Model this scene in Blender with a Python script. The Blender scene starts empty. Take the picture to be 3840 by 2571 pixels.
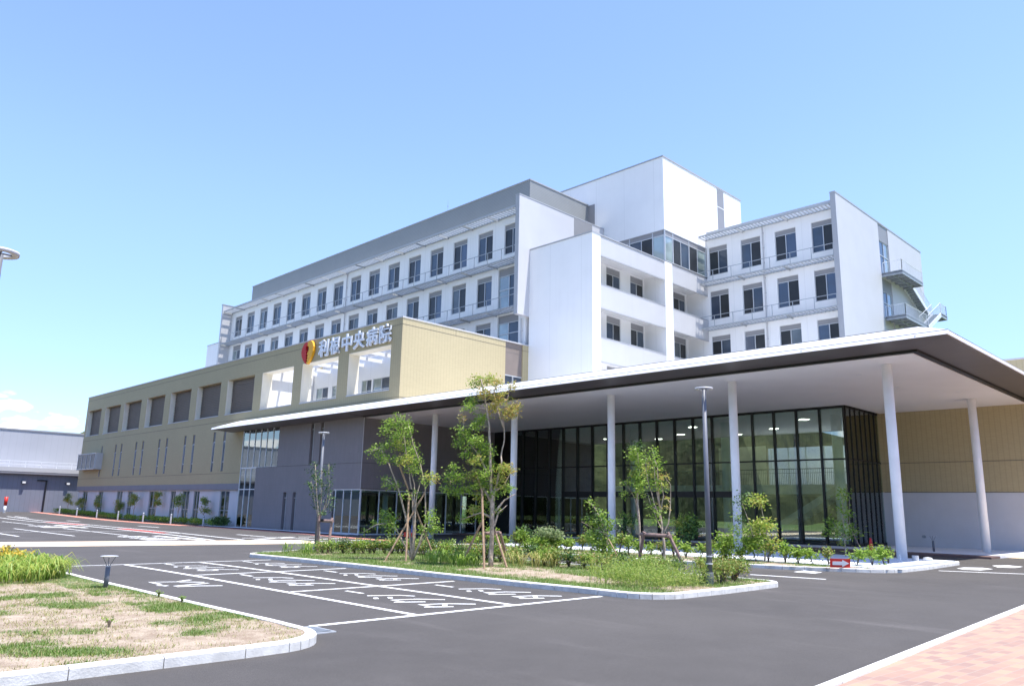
import bpy, math, random
from math import radians, sin, cos, pi
from mathutils import Vector, Matrix, noise
random.seed(7)
scene = bpy.context.scene
COL = scene.collection

# ------------------------------------------------------------------ camera
F = 2908.4612; YAW = radians(45.15511); PITCH = radians(12.14376); ROLL = radians(1.20217)
fw = Vector((cos(PITCH)*cos(YAW), cos(PITCH)*sin(YAW), sin(PITCH)))
rt = Vector((sin(YAW), -cos(YAW), 0)); up = rt.cross(fw)
r2 = rt*cos(ROLL) + up*sin(ROLL); u2 = up*cos(ROLL) - rt*sin(ROLL)
cam_d = bpy.data.cameras.new('camera'); cam = bpy.data.objects.new('camera', cam_d); COL.objects.link(cam)
cam.matrix_world = Matrix(((r2.x, u2.x, -fw.x, 0), (r2.y, u2.y, -fw.y, 0), (r2.z, u2.z, -fw.z, 1.85), (0, 0, 0, 1)))
cam_d.sensor_width = 36; cam_d.sensor_fit = 'HORIZONTAL'; cam_d.lens = F/3840*36
cam_d.clip_start = .1; cam_d.clip_end = 6000
scene.camera = cam

# ------------------------------------------------------------------ light
SUNV = Vector((.10, -.31, 1.0)).normalized()
world = bpy.data.worlds.new('World'); scene.world = world; world.use_nodes = True
nt = world.node_tree; N = nt.nodes; L = nt.links
bg = N['Background']; bg.inputs[1].default_value = 0.15
sky = N.new('ShaderNodeTexSky'); sky.sky_type = 'NISHITA'; sky.sun_disc = False
sky.sun_elevation = math.asin(SUNV.z); sky.sun_rotation = math.atan2(SUNV.x, SUNV.y)
sky.air_density = 1.0; sky.dust_density = 0.25; sky.ozone_density = 3.2; sky.altitude = 400
tc = N.new('ShaderNodeTexCoord')
sep = N.new('ShaderNodeSeparateXYZ'); L.new(tc.outputs['Generated'], sep.inputs[0])
mp = N.new('ShaderNodeMapping'); mp.inputs['Scale'].default_value = (1, 1, 2.6); L.new(tc.outputs['Generated'], mp.inputs[0])
nz = N.new('ShaderNodeTexNoise'); nz.inputs['Scale'].default_value = 24; nz.inputs['Detail'].default_value = 6; L.new(mp.outputs[0], nz.inputs[0])
def wmath(op, a, b=None, c=None):
    m = N.new('ShaderNodeMath'); m.operation = op
    for i, v in enumerate((a, b, c)):
        if v is None: continue
        if isinstance(v, (int, float)): m.inputs[i].default_value = v
        else: L.new(v, m.inputs[i])
    return m.outputs[0]
def wramp(v, a, b, c=0., d=1.):
    m = N.new('ShaderNodeMapRange'); m.interpolation_type = 'SMOOTHSTEP'
    L.new(v, m.inputs[0]); m.inputs[1].default_value = a; m.inputs[2].default_value = b; m.inputs[3].default_value = c; m.inputs[4].default_value = d
    return m.outputs[0]
az = wmath('ARCTAN2', sep.outputs[1], sep.outputs[0])
band = wmath('MULTIPLY', wramp(sep.outputs[2], .125, .09), wramp(az, 1.16, 1.34))
thr = wmath('ADD', nz.outputs[0], wmath('MULTIPLY', band, .17))
cl = wmath('MULTIPLY', wramp(thr, .665, .76), band)
mx = N.new('ShaderNodeMix'); mx.data_type = 'RGBA'; L.new(cl, mx.inputs[0]); L.new(sky.outputs[0], mx.inputs[6]); mx.inputs[7].default_value = (6.0, 6.0, 6.4, 1)
tint = N.new('ShaderNodeMix'); tint.data_type = 'RGBA'; L.new(wramp(sep.outputs[2], .0, .40), tint.inputs[0]); tint.inputs[6].default_value = (.60, .62, .73, 1); tint.inputs[7].default_value = (.99, .95, 1.03, 1)
mul = N.new('ShaderNodeMix'); mul.data_type = 'RGBA'; mul.blend_type = 'MULTIPLY'; mul.inputs[0].default_value = 1; L.new(sky.outputs[0], mul.inputs[6]); L.new(tint.outputs[2], mul.inputs[7]); L.new(mul.outputs[2], mx.inputs[6])
L.new(mx.outputs[2], bg.inputs[0])
sun_d = bpy.data.lights.new('sun', 'SUN'); sun_d.energy = 3.7; sun_d.angle = radians(.5); sun_d.color = (1, .96, .9)
sun = bpy.data.objects.new('sun', sun_d); COL.objects.link(sun)
sun.rotation_euler = SUNV.to_track_quat('Z', 'Y').to_euler(); sun.location = (0, 0, 60)
scene.view_settings.view_transform = 'Standard'; scene.view_settings.look = 'None'
scene.view_settings.gamma = 1; scene.view_settings.exposure = 1.2
scene.cycles.max_bounces = 8; scene.cycles.transparent_max_bounces = 12

# ------------------------------------------------------------------ materials
class NT:
    def __init__(s, m):
        s.m = m; m.use_nodes = True; s.t = m.node_tree; s.n = s.t.nodes; s.l = s.t.links
        s.b = s.n['Principled BSDF']; s.out = s.n['Material Output']
    def new(s, t, **k):
        n = s.n.new(t)
        for a, v in k.items(): setattr(n, a, v)
        return n
    def put(s, sock, v):
        if isinstance(v, (int, float)): sock.default_value = v
        elif isinstance(v, (tuple, list)): sock.default_value = tuple(v) + ((1,) if len(v) == 3 and len(sock.default_value) == 4 else ())
        else: s.l.new(v, sock)
    def math(s, op, a, b=0, c=0):
        n = s.new('ShaderNodeMath', operation=op)
        for i, v in enumerate((a, b, c)): s.put(n.inputs[i], v)
        return n.outputs[0]
    def ramp(s, v, a, b, c=0., d=1.):
        n = s.new('ShaderNodeMapRange', interpolation_type='SMOOTHSTEP'); s.put(n.inputs[0], v)
        for i, q in enumerate((a, b, c, d)): n.inputs[i+1].default_value = q
        return n.outputs[0]
    def mix(s, f, a, b):
        n = s.new('ShaderNodeMix', data_type='RGBA'); s.put(n.inputs[0], f); s.put(n.inputs[6], a); s.put(n.inputs[7], b); return n.outputs[2]
    def noise(s, scale, detail=4, vec=None, rough=.55):
        n = s.new('ShaderNodeTexNoise'); n.inputs['Scale'].default_value = scale; n.inputs['Detail'].default_value = detail; n.inputs['Roughness'].default_value = rough
        s.l.new(vec if vec is not None else s.obj(), n.inputs[0]); return n.outputs[0]
    def obj(s):
        if not hasattr(s, '_o'): s._o = s.new('ShaderNodeTexCoord').outputs['Object']
        return s._o
    def uv(s):   # wall coordinates: run along either facade direction, height
        if not hasattr(s, '_w'):
            e = s.new('ShaderNodeSeparateXYZ'); s.l.new(s.obj(), e.inputs[0])
            s._w = (s.math('ADD', e.outputs[0], e.outputs[1]), e.outputs[2])
        return s._w
    def stripes(s, v, period, frac, soft=.02):
        f = s.math('FRACT', s.math('DIVIDE', v, period)); return s.ramp(f, frac, frac+soft, 1, 0)
    def bump(s, h, strength, dist=.02):
        n = s.new('ShaderNodeBump'); n.inputs[0].default_value = strength; n.inputs[1].default_value = dist; s.put(n.inputs['Height'], h); s.l.new(n.outputs[0], s.b.inputs['Normal'])
MATS = {}
def M(name, col, rough=.6, var=.06, scale=2., bump=0, bscale=60, metal=0, spec=None, stripe=None, stripe2=None, streak=0, tile=None):
    if name in MATS: return MATS[name]
    m = bpy.data.materials.new(name); t = NT(m); MATS[name] = m
    n = t.noise(scale, 5)
    c = t.mix(t.ramp(n, .3, .7), [v*(1-var) for v in col], [min(1, v*(1+var)) for v in col])
    if streak:
        mpn = t.new('ShaderNodeMapping'); mpn.inputs['Scale'].default_value = (3, 3, .12); t.l.new(t.obj(), mpn.inputs[0])
        c = t.mix(t.math('MULTIPLY', t.ramp(t.noise(1.2, 5, mpn.outputs[0]), .5, .75), streak), c, [v*.6 for v in col])
    if tile:
        bk = t.new('ShaderNodeTexBrick'); bk.inputs['Scale'].default_value = 1; bk.inputs['Brick Width'].default_value = tile[0]; bk.inputs['Row Height'].default_value = tile[1]; bk.inputs['Mortar Size'].default_value = .008
        cb = t.new('ShaderNodeCombineXYZ'); t.put(cb.inputs[0], t.uv()[0]); t.put(cb.inputs[1], t.uv()[1]); t.l.new(cb.outputs[0], bk.inputs[0])
        bk.inputs['Color1'].default_value = (1, 1, 1, 1); bk.inputs['Color2'].default_value = (.55, .55, .55, 1); bk.inputs['Mortar'].default_value = (.1, .1, .1, 1)
        c = t.mix(t.math('MULTIPLY', t.math('SUBTRACT', 1, bk.outputs[0]), tile[2]*1.6), c, [v*.4 for v in col])
    if stripe: c = t.mix(t.math('MULTIPLY', t.stripes(t.uv()[0], stripe[0], stripe[1]), stripe[2]), c, [v*.35 for v in col])
    if stripe2: c = t.mix(t.math('MULTIPLY', t.stripes(t.uv()[1], stripe2[0], stripe2[1]), stripe2[2]), c, [v*.35 for v in col])
    t.put(t.b.inputs['Base Color'], c); t.b.inputs['Roughness'].default_value = rough; t.b.inputs['Metallic'].default_value = metal
    if spec is not None: t.b.inputs['Specular IOR Level'].default_value = spec
    if bump: t.bump(t.noise(bscale, 4), bump)
    return m
white = M('white panel', (.76, .76, .76), .55, .02, .4, streak=.07, stripe=(3.6, .006, .14))
lgrey = M('light grey panel', (.47, .47, .48), .5, .02, .6, streak=.08)
mgrey = M('mid grey panel', (.235, .235, .245), .5, .03, .6)
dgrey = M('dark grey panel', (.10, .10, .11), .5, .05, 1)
ribgrey = M('ribbed grey cladding', (.25, .26, .262), .5, .03, .5, stripe2=(.16, .3, .3))
finedge = M('grey metal trim', (.33, .34, .36), .4, .03, 1)
beige = M('beige tile', (.43, .362, .215), .75, .02, .3, streak=.06, stripe=(.30, .18, .15), tile=(.30, .10, .12))
beige_in = M('cream plaster', (.82, .76, .62), .7, .03, 1)
beige_d = M('grey brown louvre', (.20, .165, .145), .6, .05, 1)
taupe = M('taupe ribbed tile', (.225, .208, .213), .75, .03, .5, streak=.06, stripe=(.6, .05, .12), tile=(.20, .6, .12))
basewall = M('pale grey plinth render', (.54, .55, .59), .75, .03, .7, streak=.06)
baseband = M('slate band', (.20, .20, .23), .6, .04, 1)
lowwhite = M('white plaster', (.66, .68, .72), .7, .03, .8)
soffit = M('white soffit board', (.74, .74, .745), .7, .02, .5)
bronze = M('dark bronze metal', (.105, .094, .094), .38, .08, .5, spec=.5)
black = M('black metal', (.012, .012, .014), .4, .1, 1)
roofm = M('white metal roof sheet', (.86, .86, .88), .3, .02, .5)
joint = M('dark joint sealant', (.10, .09, .08), .8, .05, 1)
colm = M('white column paint', (.90, .90, .91), .5, .03, 1.5, streak=.1)
alu = M('aluminium frame', (.50, .52, .54), .4, .05, 2, metal=.3)
galv = M('galvanised steel', (.30, .33, .36), .5, .12, 3, metal=.2)
slat = M('grey louvre slats', (.36, .39, .42), .5, .05, 3)
railm = M('grey railing steel', (.30, .33, .36), .5, .05, 3)
galvw = M('pale galvanised steel', (.70, .72, .75), .45, .08, 3, metal=.2)
lampm = M('lamp post grey paint', (.13, .14, .165), .5, .08, 4)
lamptop = M('lamp ring silver', (.50, .51, .53), .4, .04, 4)
signw = M('white sign enamel', (.78, .80, .84), .35, .02, 3)
signred = M('red enamel', (.50, .02, .02), .65, .05, 3)
signyel = M('orange yellow enamel', (.80, .38, .012), .55, .05, 3)
kerbm = M('kerb concrete', (.66, .64, .60), .85, .13, 5, bump=.25, bscale=40)
concrete = M('concrete slab', (.52, .52, .54), .85, .08, 2, bump=.2)
paint = M('white road paint', (.80, .80, .78), .7, .06, 9, bump=.15, bscale=90)
salmon = M('salmon paving', (.60, .24, .18), .85, .12, 3)
redpaint = M('red road paint', (.42, .07, .055), .8, .12, 4)
cream = M('cream paving', (.78, .60, .41), .85, .07, 3)
terra = M('brown paver edge', (.16, .10, .09), .85, .1, 4)
woodp = M('stake wood', (.36, .24, .15), .8, .2, 9, bump=.3, bscale=70)
woodg = M('weathered stake wood', (.30, .20, .17), .85, .2, 9, bump=.3, bscale=70)
bark = M('pale bark', (.42, .34, .26), .85, .3, 12, bump=.5, bscale=50)
barkd = M('dark bark', (.10, .075, .055), .9, .3, 12, bump=.5, bscale=50)
coner = M('cone red plastic', (.60, .03, .02), .45, .05, 5)
conew = M('white plastic', (.78, .78, .78), .5, .04, 5)
rope = M('dark rope', (.02, .02, .02), .9, .1, 9)
blue = M('blue tape', (.05, .12, .45), .5, .1, 9)
soil = M('dark soil', (.10, .065, .04), .95, .3, 8, bump=.5, bscale=30)
floorin = M('lobby floor', (.50, .49, .47), .25, .05, 1)
brownw = M('dark timber wall', (.20, .14, .10), .6, .15, 2, stripe=(.35, .1, .5))
bggrey = M('pale ribbed metal sheet', (.40, .41, .45), .5, .03, .3, stripe=(.9, .08, .12))
bgblue = M('slate blue metal sheet', (.20, .215, .27), .5, .05, .5, stripe=(.6, .08, .25))

def mk(name):
    m = bpy.data.materials.new(name); MATS[name] = m; return m, NT(m)
# asphalt
asph, t = mk('asphalt')
n1 = t.noise(.18, 4); n2 = t.noise(75, 3, rough=.85); n3 = t.noise(1.3, 6)
mpn = t.new('ShaderNodeMapping'); mpn.inputs['Scale'].default_value = (.7, .16, 1); mpn.inputs['Rotation'].default_value = (0, 0, .9); t.l.new(t.obj(), mpn.inputs[0])
n4 = t.noise(1.1, 5, mpn.outputs[0])
c = t.mix(t.ramp(n1, .3, .7), (.053, .047, .042), (.072, .064, .057))
c = t.mix(t.math('MULTIPLY', t.ramp(n3, .35, .75), .35), c, (.088, .079, .074))
c = t.mix(t.math('MULTIPLY', t.ramp(n4, .54, .78), .5), c, (.145, .13, .122))
c = t.mix(t.math('MULTIPLY', t.ramp(t.noise(14, 7, rough=.75), .42, .66), .34), c, (.036, .033, .032)); c = t.mix(t.math('MULTIPLY', t.ramp(n2, .50, .72), .8), c, (.15, .138, .132))
c = t.mix(t.math('MULTIPLY', t.ramp(t.noise(34, 3, rough=.8), .45, .75), .45), c, (.035, .031, .032)); c = t.mix(t.math('MULTIPLY', t.ramp(t.noise(38, 1, rough=.9), .76, .80), .6), c, (.30, .28, .26))
t.put(t.b.inputs['Base Color'], c); t.b.inputs['Roughness'].default_value = .88; t.bump(n2, .45, .01)
# far land
land, t = mk('grass land')
c = t.mix(t.ramp(t.noise(.05, 5), .35, .65), (.07, .14, .02), (.17, .22, .06)); c = t.mix(t.ramp(t.noise(.6, 5), .5, .75), c, (.24, .19, .11))
t.put(t.b.inputs['Base Color'], c); t.b.inputs['Roughness'].default_value = .95
woods, t = mk('wooded slope')
c = t.mix(t.ramp(t.noise(.12, 6), .35, .65), (.035, .045, .018), (.10, .11, .045)); t.put(t.b.inputs['Base Color'], c); t.b.inputs['Roughness'].default_value = .95; t.bump(t.noise(.15, 5), 1, 3)
# island ground : dry sand-coloured soil with turf by vertex attribute
turf, t = mk('dry soil and turf')
at = t.new('ShaderNodeAttribute', attribute_name='turf')
s = t.mix(t.ramp(t.noise(3.2, 7), .3, .7), (.31, .235, .165), (.50, .41, .31)); s = t.mix(t.math('MULTIPLY', t.ramp(t.noise(45, 4, rough=.7), .42, .68), .7), s, (.19, .12, .08))
s = t.mix(t.math('MULTIPLY', t.ramp(t.noise(26, 3), .6, .7), .7), s, (.60, .51, .40))
g = t.mix(t.ramp(t.noise(9, 5), .3, .7), (.055, .11, .018), (.14, .19, .045))
k = t.math('ADD', at.outputs['Fac'], t.math('MULTIPLY', t.math('SUBTRACT', t.noise(11, 6, rough=.7), .5), 1.1))
t.put(t.b.inputs['Base Color'], t.mix(t.ramp(k, .38, .72), s, g)); t.b.inputs['Roughness'].default_value = .95; t.bump(t.noise(60, 5, rough=.7), .8, .03)
# brick pavers
pav, t = mk('brick pavers')
bk = t.new('ShaderNodeTexBrick'); bk.offset = .5
mpn = t.new('ShaderNodeMapping'); mpn.inputs['Rotation'].default_value = (0, 0, .05); t.l.new(t.obj(), mpn.inputs[0]); t.l.new(mpn.outputs[0], bk.inputs[0])
bk.inputs['Scale'].default_value = 1; bk.inputs['Brick Width'].default_value = .30; bk.inputs['Row Height'].default_value = .15; bk.inputs['Mortar Size'].default_value = .008
bk.inputs['Color1'].default_value = (.46, .26, .175, 1); bk.inputs['Color2'].default_value = (.25, .165, .14, 1); bk.inputs['Mortar'].default_value = (.30, .24, .2, 1); bk.inputs['Bias'].default_value = -.1
c = t.mix(t.math('MULTIPLY', t.ramp(t.noise(.8, 3), .4, .7), .3), bk.outputs[0], (.44, .29, .19)); c = t.mix(t.math('MULTIPLY', t.ramp(t.noise(140, 3), .4, .7), .3), c, (.30, .2, .16))
t.put(t.b.inputs['Base Color'], c); t.b.inputs['Roughness'].default_value = .9; t.bump(bk.outputs['Fac'], .3, -.01)
# glass
def glass(name, tint, base, k, rough=.0):
    m, t = mk(name); tr = t.new('ShaderNodeBsdfTransparent'); tr.inputs[0].default_value = (*tint, 1)
    gl = t.new('ShaderNodeBsdfGlossy'); gl.inputs[0].default_value = (.88, .95, .93, 1); gl.inputs['Roughness'].default_value = rough
    fr = t.new('ShaderNodeFresnel'); fr.inputs[0].default_value = 1.5
    f = t.math('MINIMUM', t.math('ADD', t.math('MULTIPLY', fr.outputs[0], k), base), 1)
    mxs = t.new('ShaderNodeMixShader'); t.l.new(f, mxs.inputs[0]); t.l.new(tr.outputs[0], mxs.inputs[1]); t.l.new(gl.outputs[0], mxs.inputs[2]); t.l.new(mxs.outputs[0], t.out.inputs[0]); return m
glass_l = glass('lobby glass', (.84, .93, .89), .16, .9)
glass_g = glass('tinted strip glass', (.50, .64, .62), .20, 1.0)
glass_r = glass('railing glass', (.92, .95, .95), .04, 1.)
def wglass(name, col, base):
    m, t = mk(name); t.put(t.b.inputs['Base Color'], t.mix(t.ramp(t.noise(.35, 3), .35, .7), col, [v*1.9 for v in col])); t.b.inputs['Roughness'].default_value = .5
    gl = t.new('ShaderNodeBsdfGlossy'); gl.inputs[0].default_value = (.8, .87, .95, 1); gl.inputs['Roughness'].default_value = .03
    fr = t.new('ShaderNodeFresnel'); fr.inputs[0].default_value = 1.5
    f = t.math('ADD', t.math('MULTIPLY', fr.outputs[0], 1.0), base)
    mxs = t.new('ShaderNodeMixShader'); t.l.new(f, mxs.inputs[0]); t.l.new(t.b.outputs[0], mxs.inputs[1]); t.l.new(gl.outputs[0], mxs.inputs[2]); t.l.new(mxs.outputs[0], t.out.inputs[0]); return m
pane_d = wglass('dark window pane', (.010, .012, .014), -.035)
pane_b = wglass('blue grey window pane', (.020, .034, .055), .0)
pane_c = wglass('curtained window pane', (.06, .075, .085), .0)
pane_e = wglass('deep blue window pane', (.014, .024, .045), .04)
pane_g = wglass('pale green window pane', (.16, .20, .19), .12)
# leaves
def leafmat(name, cols, trans=.48):
    m, t = mk(name); ge = t.new('ShaderNodeNewGeometry'); cr = t.new('ShaderNodeValToRGB'); t.l.new(ge.outputs['Random Per Island'], cr.inputs[0])
    e = cr.color_ramp.elements; e[0].color = (*cols[0], 1); e[1].color = (*cols[-1], 1)
    for i in range(1, len(cols)-1): q = e.new(i/(len(cols)-1)); q.color = (*cols[i], 1)
    t.l.new(cr.outputs[0], t.b.inputs['Base Color']); t.b.inputs['Roughness'].default_value = .5; t.b.inputs['Specular IOR Level'].default_value = .4
    tl = t.new('ShaderNodeBsdfTranslucent'); t.l.new(cr.outputs[0], tl.inputs[0])
    mxs = t.new('ShaderNodeMixShader'); mxs.inputs[0].default_value = trans; t.l.new(t.b.outputs[0], mxs.inputs[1]); t.l.new(tl.outputs[0], mxs.inputs[2]); t.l.new(mxs.outputs[0], t.out.inputs[0]); return m
lf_green = leafmat('green leaves', [(.09, .19, .02), (.25, .39, .05), (.42, .54, .12)])
lf_yel = leafmat('yellow green leaves', [(.16, .28, .03), (.42, .50, .09), (.50, .40, .12)])
lf_or = leafmat('orange tinted leaves', [(.28, .36, .07), (.50, .46, .12), (.52, .32, .11)])
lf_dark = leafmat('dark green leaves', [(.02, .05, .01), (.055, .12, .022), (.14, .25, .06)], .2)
lf_pale = leafmat('pale green leaves', [(.10, .17, .06), (.26, .34, .15), (.36, .40, .20)])
lf_blade = leafmat('lime grass blades', [(.10, .22, .02), (.30, .42, .07), (.50, .48, .12)], .4)
lf_turf = leafmat('turf blades', [(.06, .14, .015), (.13, .22, .03), (.20, .27, .06)], .3)
lf_straw = leafmat('straw blades', [(.34, .26, .13), (.22, .26, .06), (.45, .38, .22)], .3)
flower = leafmat('orange yellow petals', [(.70, .38, .03), (.78, .55, .08), (.45, .48, .09)], .3)
azal = leafmat('reddish green leaves', [(.08, .17, .025), (.24, .33, .06), (.36, .24, .08)], .3)
LM = [lf_green, lf_yel, lf_or, lf_dark, lf_pale]

# ------------------------------------------------------------------ mesh helpers
class MB:
    def __init__(s): s.v = []; s.f = []
    def face(s, pts):
        i = len(s.v); s.v += [tuple(p) for p in pts]; s.f.append(tuple(range(i, i+len(pts))))
    def box(s, x0, x1, y0, y1, z0, z1):
        if x0 > x1: x0, x1 = x1, x0
        if y0 > y1: y0, y1 = y1, y0
        if z0 > z1: z0, z1 = z1, z0
        i = len(s.v); s.v += [(x, y, z) for x in (x0, x1) for y in (y0, y1) for z in (z0, z1)]
        s.f += [tuple(i+k for k in q) for q in ((0, 1, 3, 2), (4, 6, 7, 5), (0, 4, 5, 1), (2, 3, 7, 6), (0, 2, 6, 4), (1, 5, 7, 3))]
    def hexa(s, b, t):   # bottom 4 + top 4 points, same winding (ccw from above)
        i = len(s.v); s.v += [tuple(p) for p in b] + [tuple(p) for p in t]
        s.f += [tuple(i+k for k in q) for q in ((3, 2, 1, 0), (4, 5, 6, 7), (0, 1, 5, 4), (1, 2, 6, 5), (2, 3, 7, 6), (3, 0, 4, 7))]
    def prism(s, poly, z0, z1, ax=None):   # poly in xy -> extruded in z, or mapped by ax(u,v,d)
        m = ax or (lambda u, v, d: (u, v, d)); n = len(poly); i = len(s.v)
        s.v += [m(u, v, z0) for u, v in poly] + [m(u, v, z1) for u, v in poly]
        s.f.append(tuple(i+k for k in range(n-1, -1, -1))); s.f.append(tuple(i+n+k for k in range(n)))
        for k in range(n): j = (k+1) % n; s.f.append((i+k, i+j, i+n+j, i+n+k))
    def tube(s, pts, rad, n=8, cap=True):
        pts = [Vector(p) for p in pts]
        if isinstance(rad, (int, float)): rad = [rad]*len(pts)
        base = len(s.v); ref = None
        for k, p in enumerate(pts):
            d = (pts[min(k+1, len(pts)-1)] - pts[max(k-1, 0)])
            if d.length < 1e-9: d = Vector((0, 0, 1))
            d.normalize()
            if ref is None: ref = d.orthogonal().normalized()
            a = (ref - d*ref.dot(d)); a = a.normalized() if a.length > 1e-6 else d.orthogonal().normalized(); ref = a; b = d.cross(a)
            for q in range(n): an = 2*pi*q/n; s.v.append(tuple(p + (a*cos(an)+b*sin(an))*rad[k]))
        for k in range(len(pts)-1):
            for q in range(n):
                r = (q+1) % n; i = base+k*n; s.f.append((i+q, i+r, i+n+r, i+n+q))
        if cap:
            s.f.append(tuple(base+q for q in range(n-1, -1, -1))); e = base+(len(pts)-1)*n; s.f.append(tuple(e+q for q in range(n)))
    def cyl(s, x, y, z0, z1, r0, r1=None, n=16): s.tube([(x, y, z0), (x, y, z1)], [r0, r0 if r1 is None else r1], n)
    def lathe(s, x, y, prof, n=24):
        b = len(s.v)
        for r, z in prof:
            for q in range(n): an = 2*pi*q/n; s.v.append((x+r*cos(an), y+r*sin(an), z))
        for k in range(len(prof)-1):
            for q in range(n): r = (q+1) % n; i = b+k*n; s.f.append((i+q, i+r, i+n+r, i+n+q))
    def build(s, name, mat, parent=None, smooth=False, **props):
        me = bpy.data.meshes.new(name); me.from_pydata(s.v, [], s.f); me.update()
        if mat: me.materials.append(mat)
        if smooth: me.polygons.foreach_set('use_smooth', [True]*len(me.polygons))
        o = bpy.data.objects.new(name, me); COL.objects.link(o)
        if parent is not None: attach(o, parent)
        for k, v in props.items(): o[k] = v
        return o
def attach(o, parent):   # keep the world placement of a mesh written in world coordinates
    o.parent = parent; o.matrix_parent_inverse = wm(parent).inverted()
def wm(o):
    m = Matrix.LocRotScale(o.location, o.rotation_euler, o.scale)
    return m if o.parent is None else wm(o.parent) @ o.matrix_parent_inverse @ m
def thing(name, label, cat, loc=(0, 0, 0), group=None, rz=0):
    o = bpy.data.objects.new(name, None); COL.objects.link(o); o.location = loc; o.rotation_euler = (0, 0, rz); o.empty_display_size = .3
    o['label'] = label; o['category'] = cat
    if group: o['group'] = group
    return o
def copy_tree(o, parent=None, keep=True):
    c = o.copy(); COL.objects.link(c)
    if parent is not None: c.parent = parent
    for ch in list(o.children): copy_tree(ch, c)
    return c
def struct(o): o['kind'] = 'structure'; return o
def sm(v): v = min(1, max(0, v)); return v*v*(3-2*v)
def gz(x, y): return -.25*sm((y-20)/25.)+.45*sm((y-90)/45.)
class Fc:   # facade frame: 'X' plane x=c (u runs along y), 'Y' plane y=c (u runs along x); d = depth into the wall
    def __init__(s, ty, c): s.ty = ty; s.c = c
    def p(s, u, v, d=0): return (s.c+d, u, v) if s.ty == 'X' else (u, s.c+d, v)
    def box(s, mb, u0, u1, v0, v1, d0, d1):
        a = s.p(u0, v0, d0); b = s.p(u1, v1, d1); mb.box(a[0], b[0], a[1], b[1], a[2], b[2])
def wall(mb, f, U0, U1, V0, V1, d0, d1, holes=()):
    vs = sorted({V0, V1} | {v for h in holes for v in (h[2], h[3]) if V0 < v < V1})
    for a, b in zip(vs, vs[1:]):
        hs = sorted((h[0], h[1]) for h in holes if h[2] < b-1e-6 and h[3] > a+1e-6); u = U0
        for h0, h1 in hs:
            if h0 > u: f.box(mb, u, h0, a, b, d0, d1)
            u = max(u, h1)
        if u < U1: f.box(mb, u, U1, a, b, d0, d1)

# ------------------------------------------------------------------ ground
def grid_sheet(name, xs, ys, mat, dz=0, zf=gz):
    mb = MB(); nx, ny = len(xs), len(ys)
    mb.v = [(x, y, zf(x, y)+dz) for x in xs for y in ys]
    mb.f = [(i*ny+j, (i+1)*ny+j, (i+1)*ny+j+1, i*ny+j+1) for i in range(nx-1) for j in range(ny-1)]
    return struct(mb.build(name, mat, smooth=True))
def fr(a, b, st): n = max(1, int(round((b-a)/st))); return [a+(b-a)*i/n for i in range(n+1)]
grid_sheet('ground', [-3000, -600, -120, -30, -15.9, 90, 400, 3000], [-3000, -500, -62, -20, 0, 20, 45, 90, 135, 170, 600, 3000], land, -.03, lambda x, y: gz(x, y)-(.0 if x < -15 and y < 170 else .45))
grid_sheet('road', fr(-16, 80, 4), fr(-60, 165, 2.5), asph)
def hillmesh(name, pts, base=-1, depth=260, mat=woods):
    mb = MB(); n = len(pts); v = []
    for x, y, h in pts:
        d = Vector((x, y, 0)).normalized()
        v.append([(x+d.x*q*depth, y+d.y*q*depth, base+h*w) for q, w in ((-.35, 0), (-.18, .5), (0, .95), (.2, 1.), (1, .6))])
    for a, b in zip(v, v[1:]):
        for k in range(4): mb.face([a[k], b[k], b[k+1], a[k+1]])
    return struct(mb.build(name, mat, smooth=True))
hp = []
for i in range(70):
    a = radians(118+i*2.6); r = 190+35*sin(i*.7); hp.append((r*cos(a), r*sin(a), 34+9*noise.noise(Vector((i*.21, 3, 0)))+4*noise.noise(Vector((i*.8, 7, 0)))))
hillmesh('hill', hp, -1, 90)
hillmesh('hill', [(900*cos(radians(a)), 900*sin(radians(a)), h) for a, h in ((60, 10), (66, 40), (69, 62), (71, 78), (73, 84), (74.2, 72), (75.2, 54), (76.2, 30), (77.5, 8))], -1, 300)
# markings -----------------------------------------------------------
def ribbon(mb, pts, w, dz=.004, st=1.5, lat=0.):
    P = [Vector(p) for p in pts]; q = []
    for a, b in zip(P, P[1:]):
        n = max(1, int((b-a).length/st)); q += [a+(b-a)*i/n for i in range(n)]
    q.append(P[-1]); Lr = []
    for k, p in enumerate(q):
        d = (q[min(k+1, len(q)-1)]-q[max(k-1, 0)]).normalized(); nn = Vector((-d.y, d.x))
        Lr.append([(p.x+nn.x*s, p.y+nn.y*s) for s in (lat-w/2, lat+w/2)])
    for a, b in zip(Lr, Lr[1:]): mb.face([(x, y, gz(x, y)+dz) for x, y in (a[0], b[0], b[1], a[1])])
def line_obj(name, segs, mat=paint, dz=.004):
    mb = MB()
    for pts, w in segs: ribbon(mb, pts, w, dz)
    return struct(mb.build(name, mat))
line_obj('parking_bay_lines', [([(6.9, 11.3), (14.35, 11.42)], .14), ([(9.06, 11.42), (9.15, 25.8)], .14), ([(11.55, 11.46), (11.5, 25.8)], .14),
    ([(9.19, 15.95), (11.45, 15.97)], .12), ([(11.6, 15.97), (13.95, 16.0)], .12), ([(9.19, 20.95), (11.45, 20.97)], .12), ([(11.6, 20.97), (13.95, 21.05)], .12),
    ([(6.9, 26.0), (14.1, 26.02)], .13)])
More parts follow.
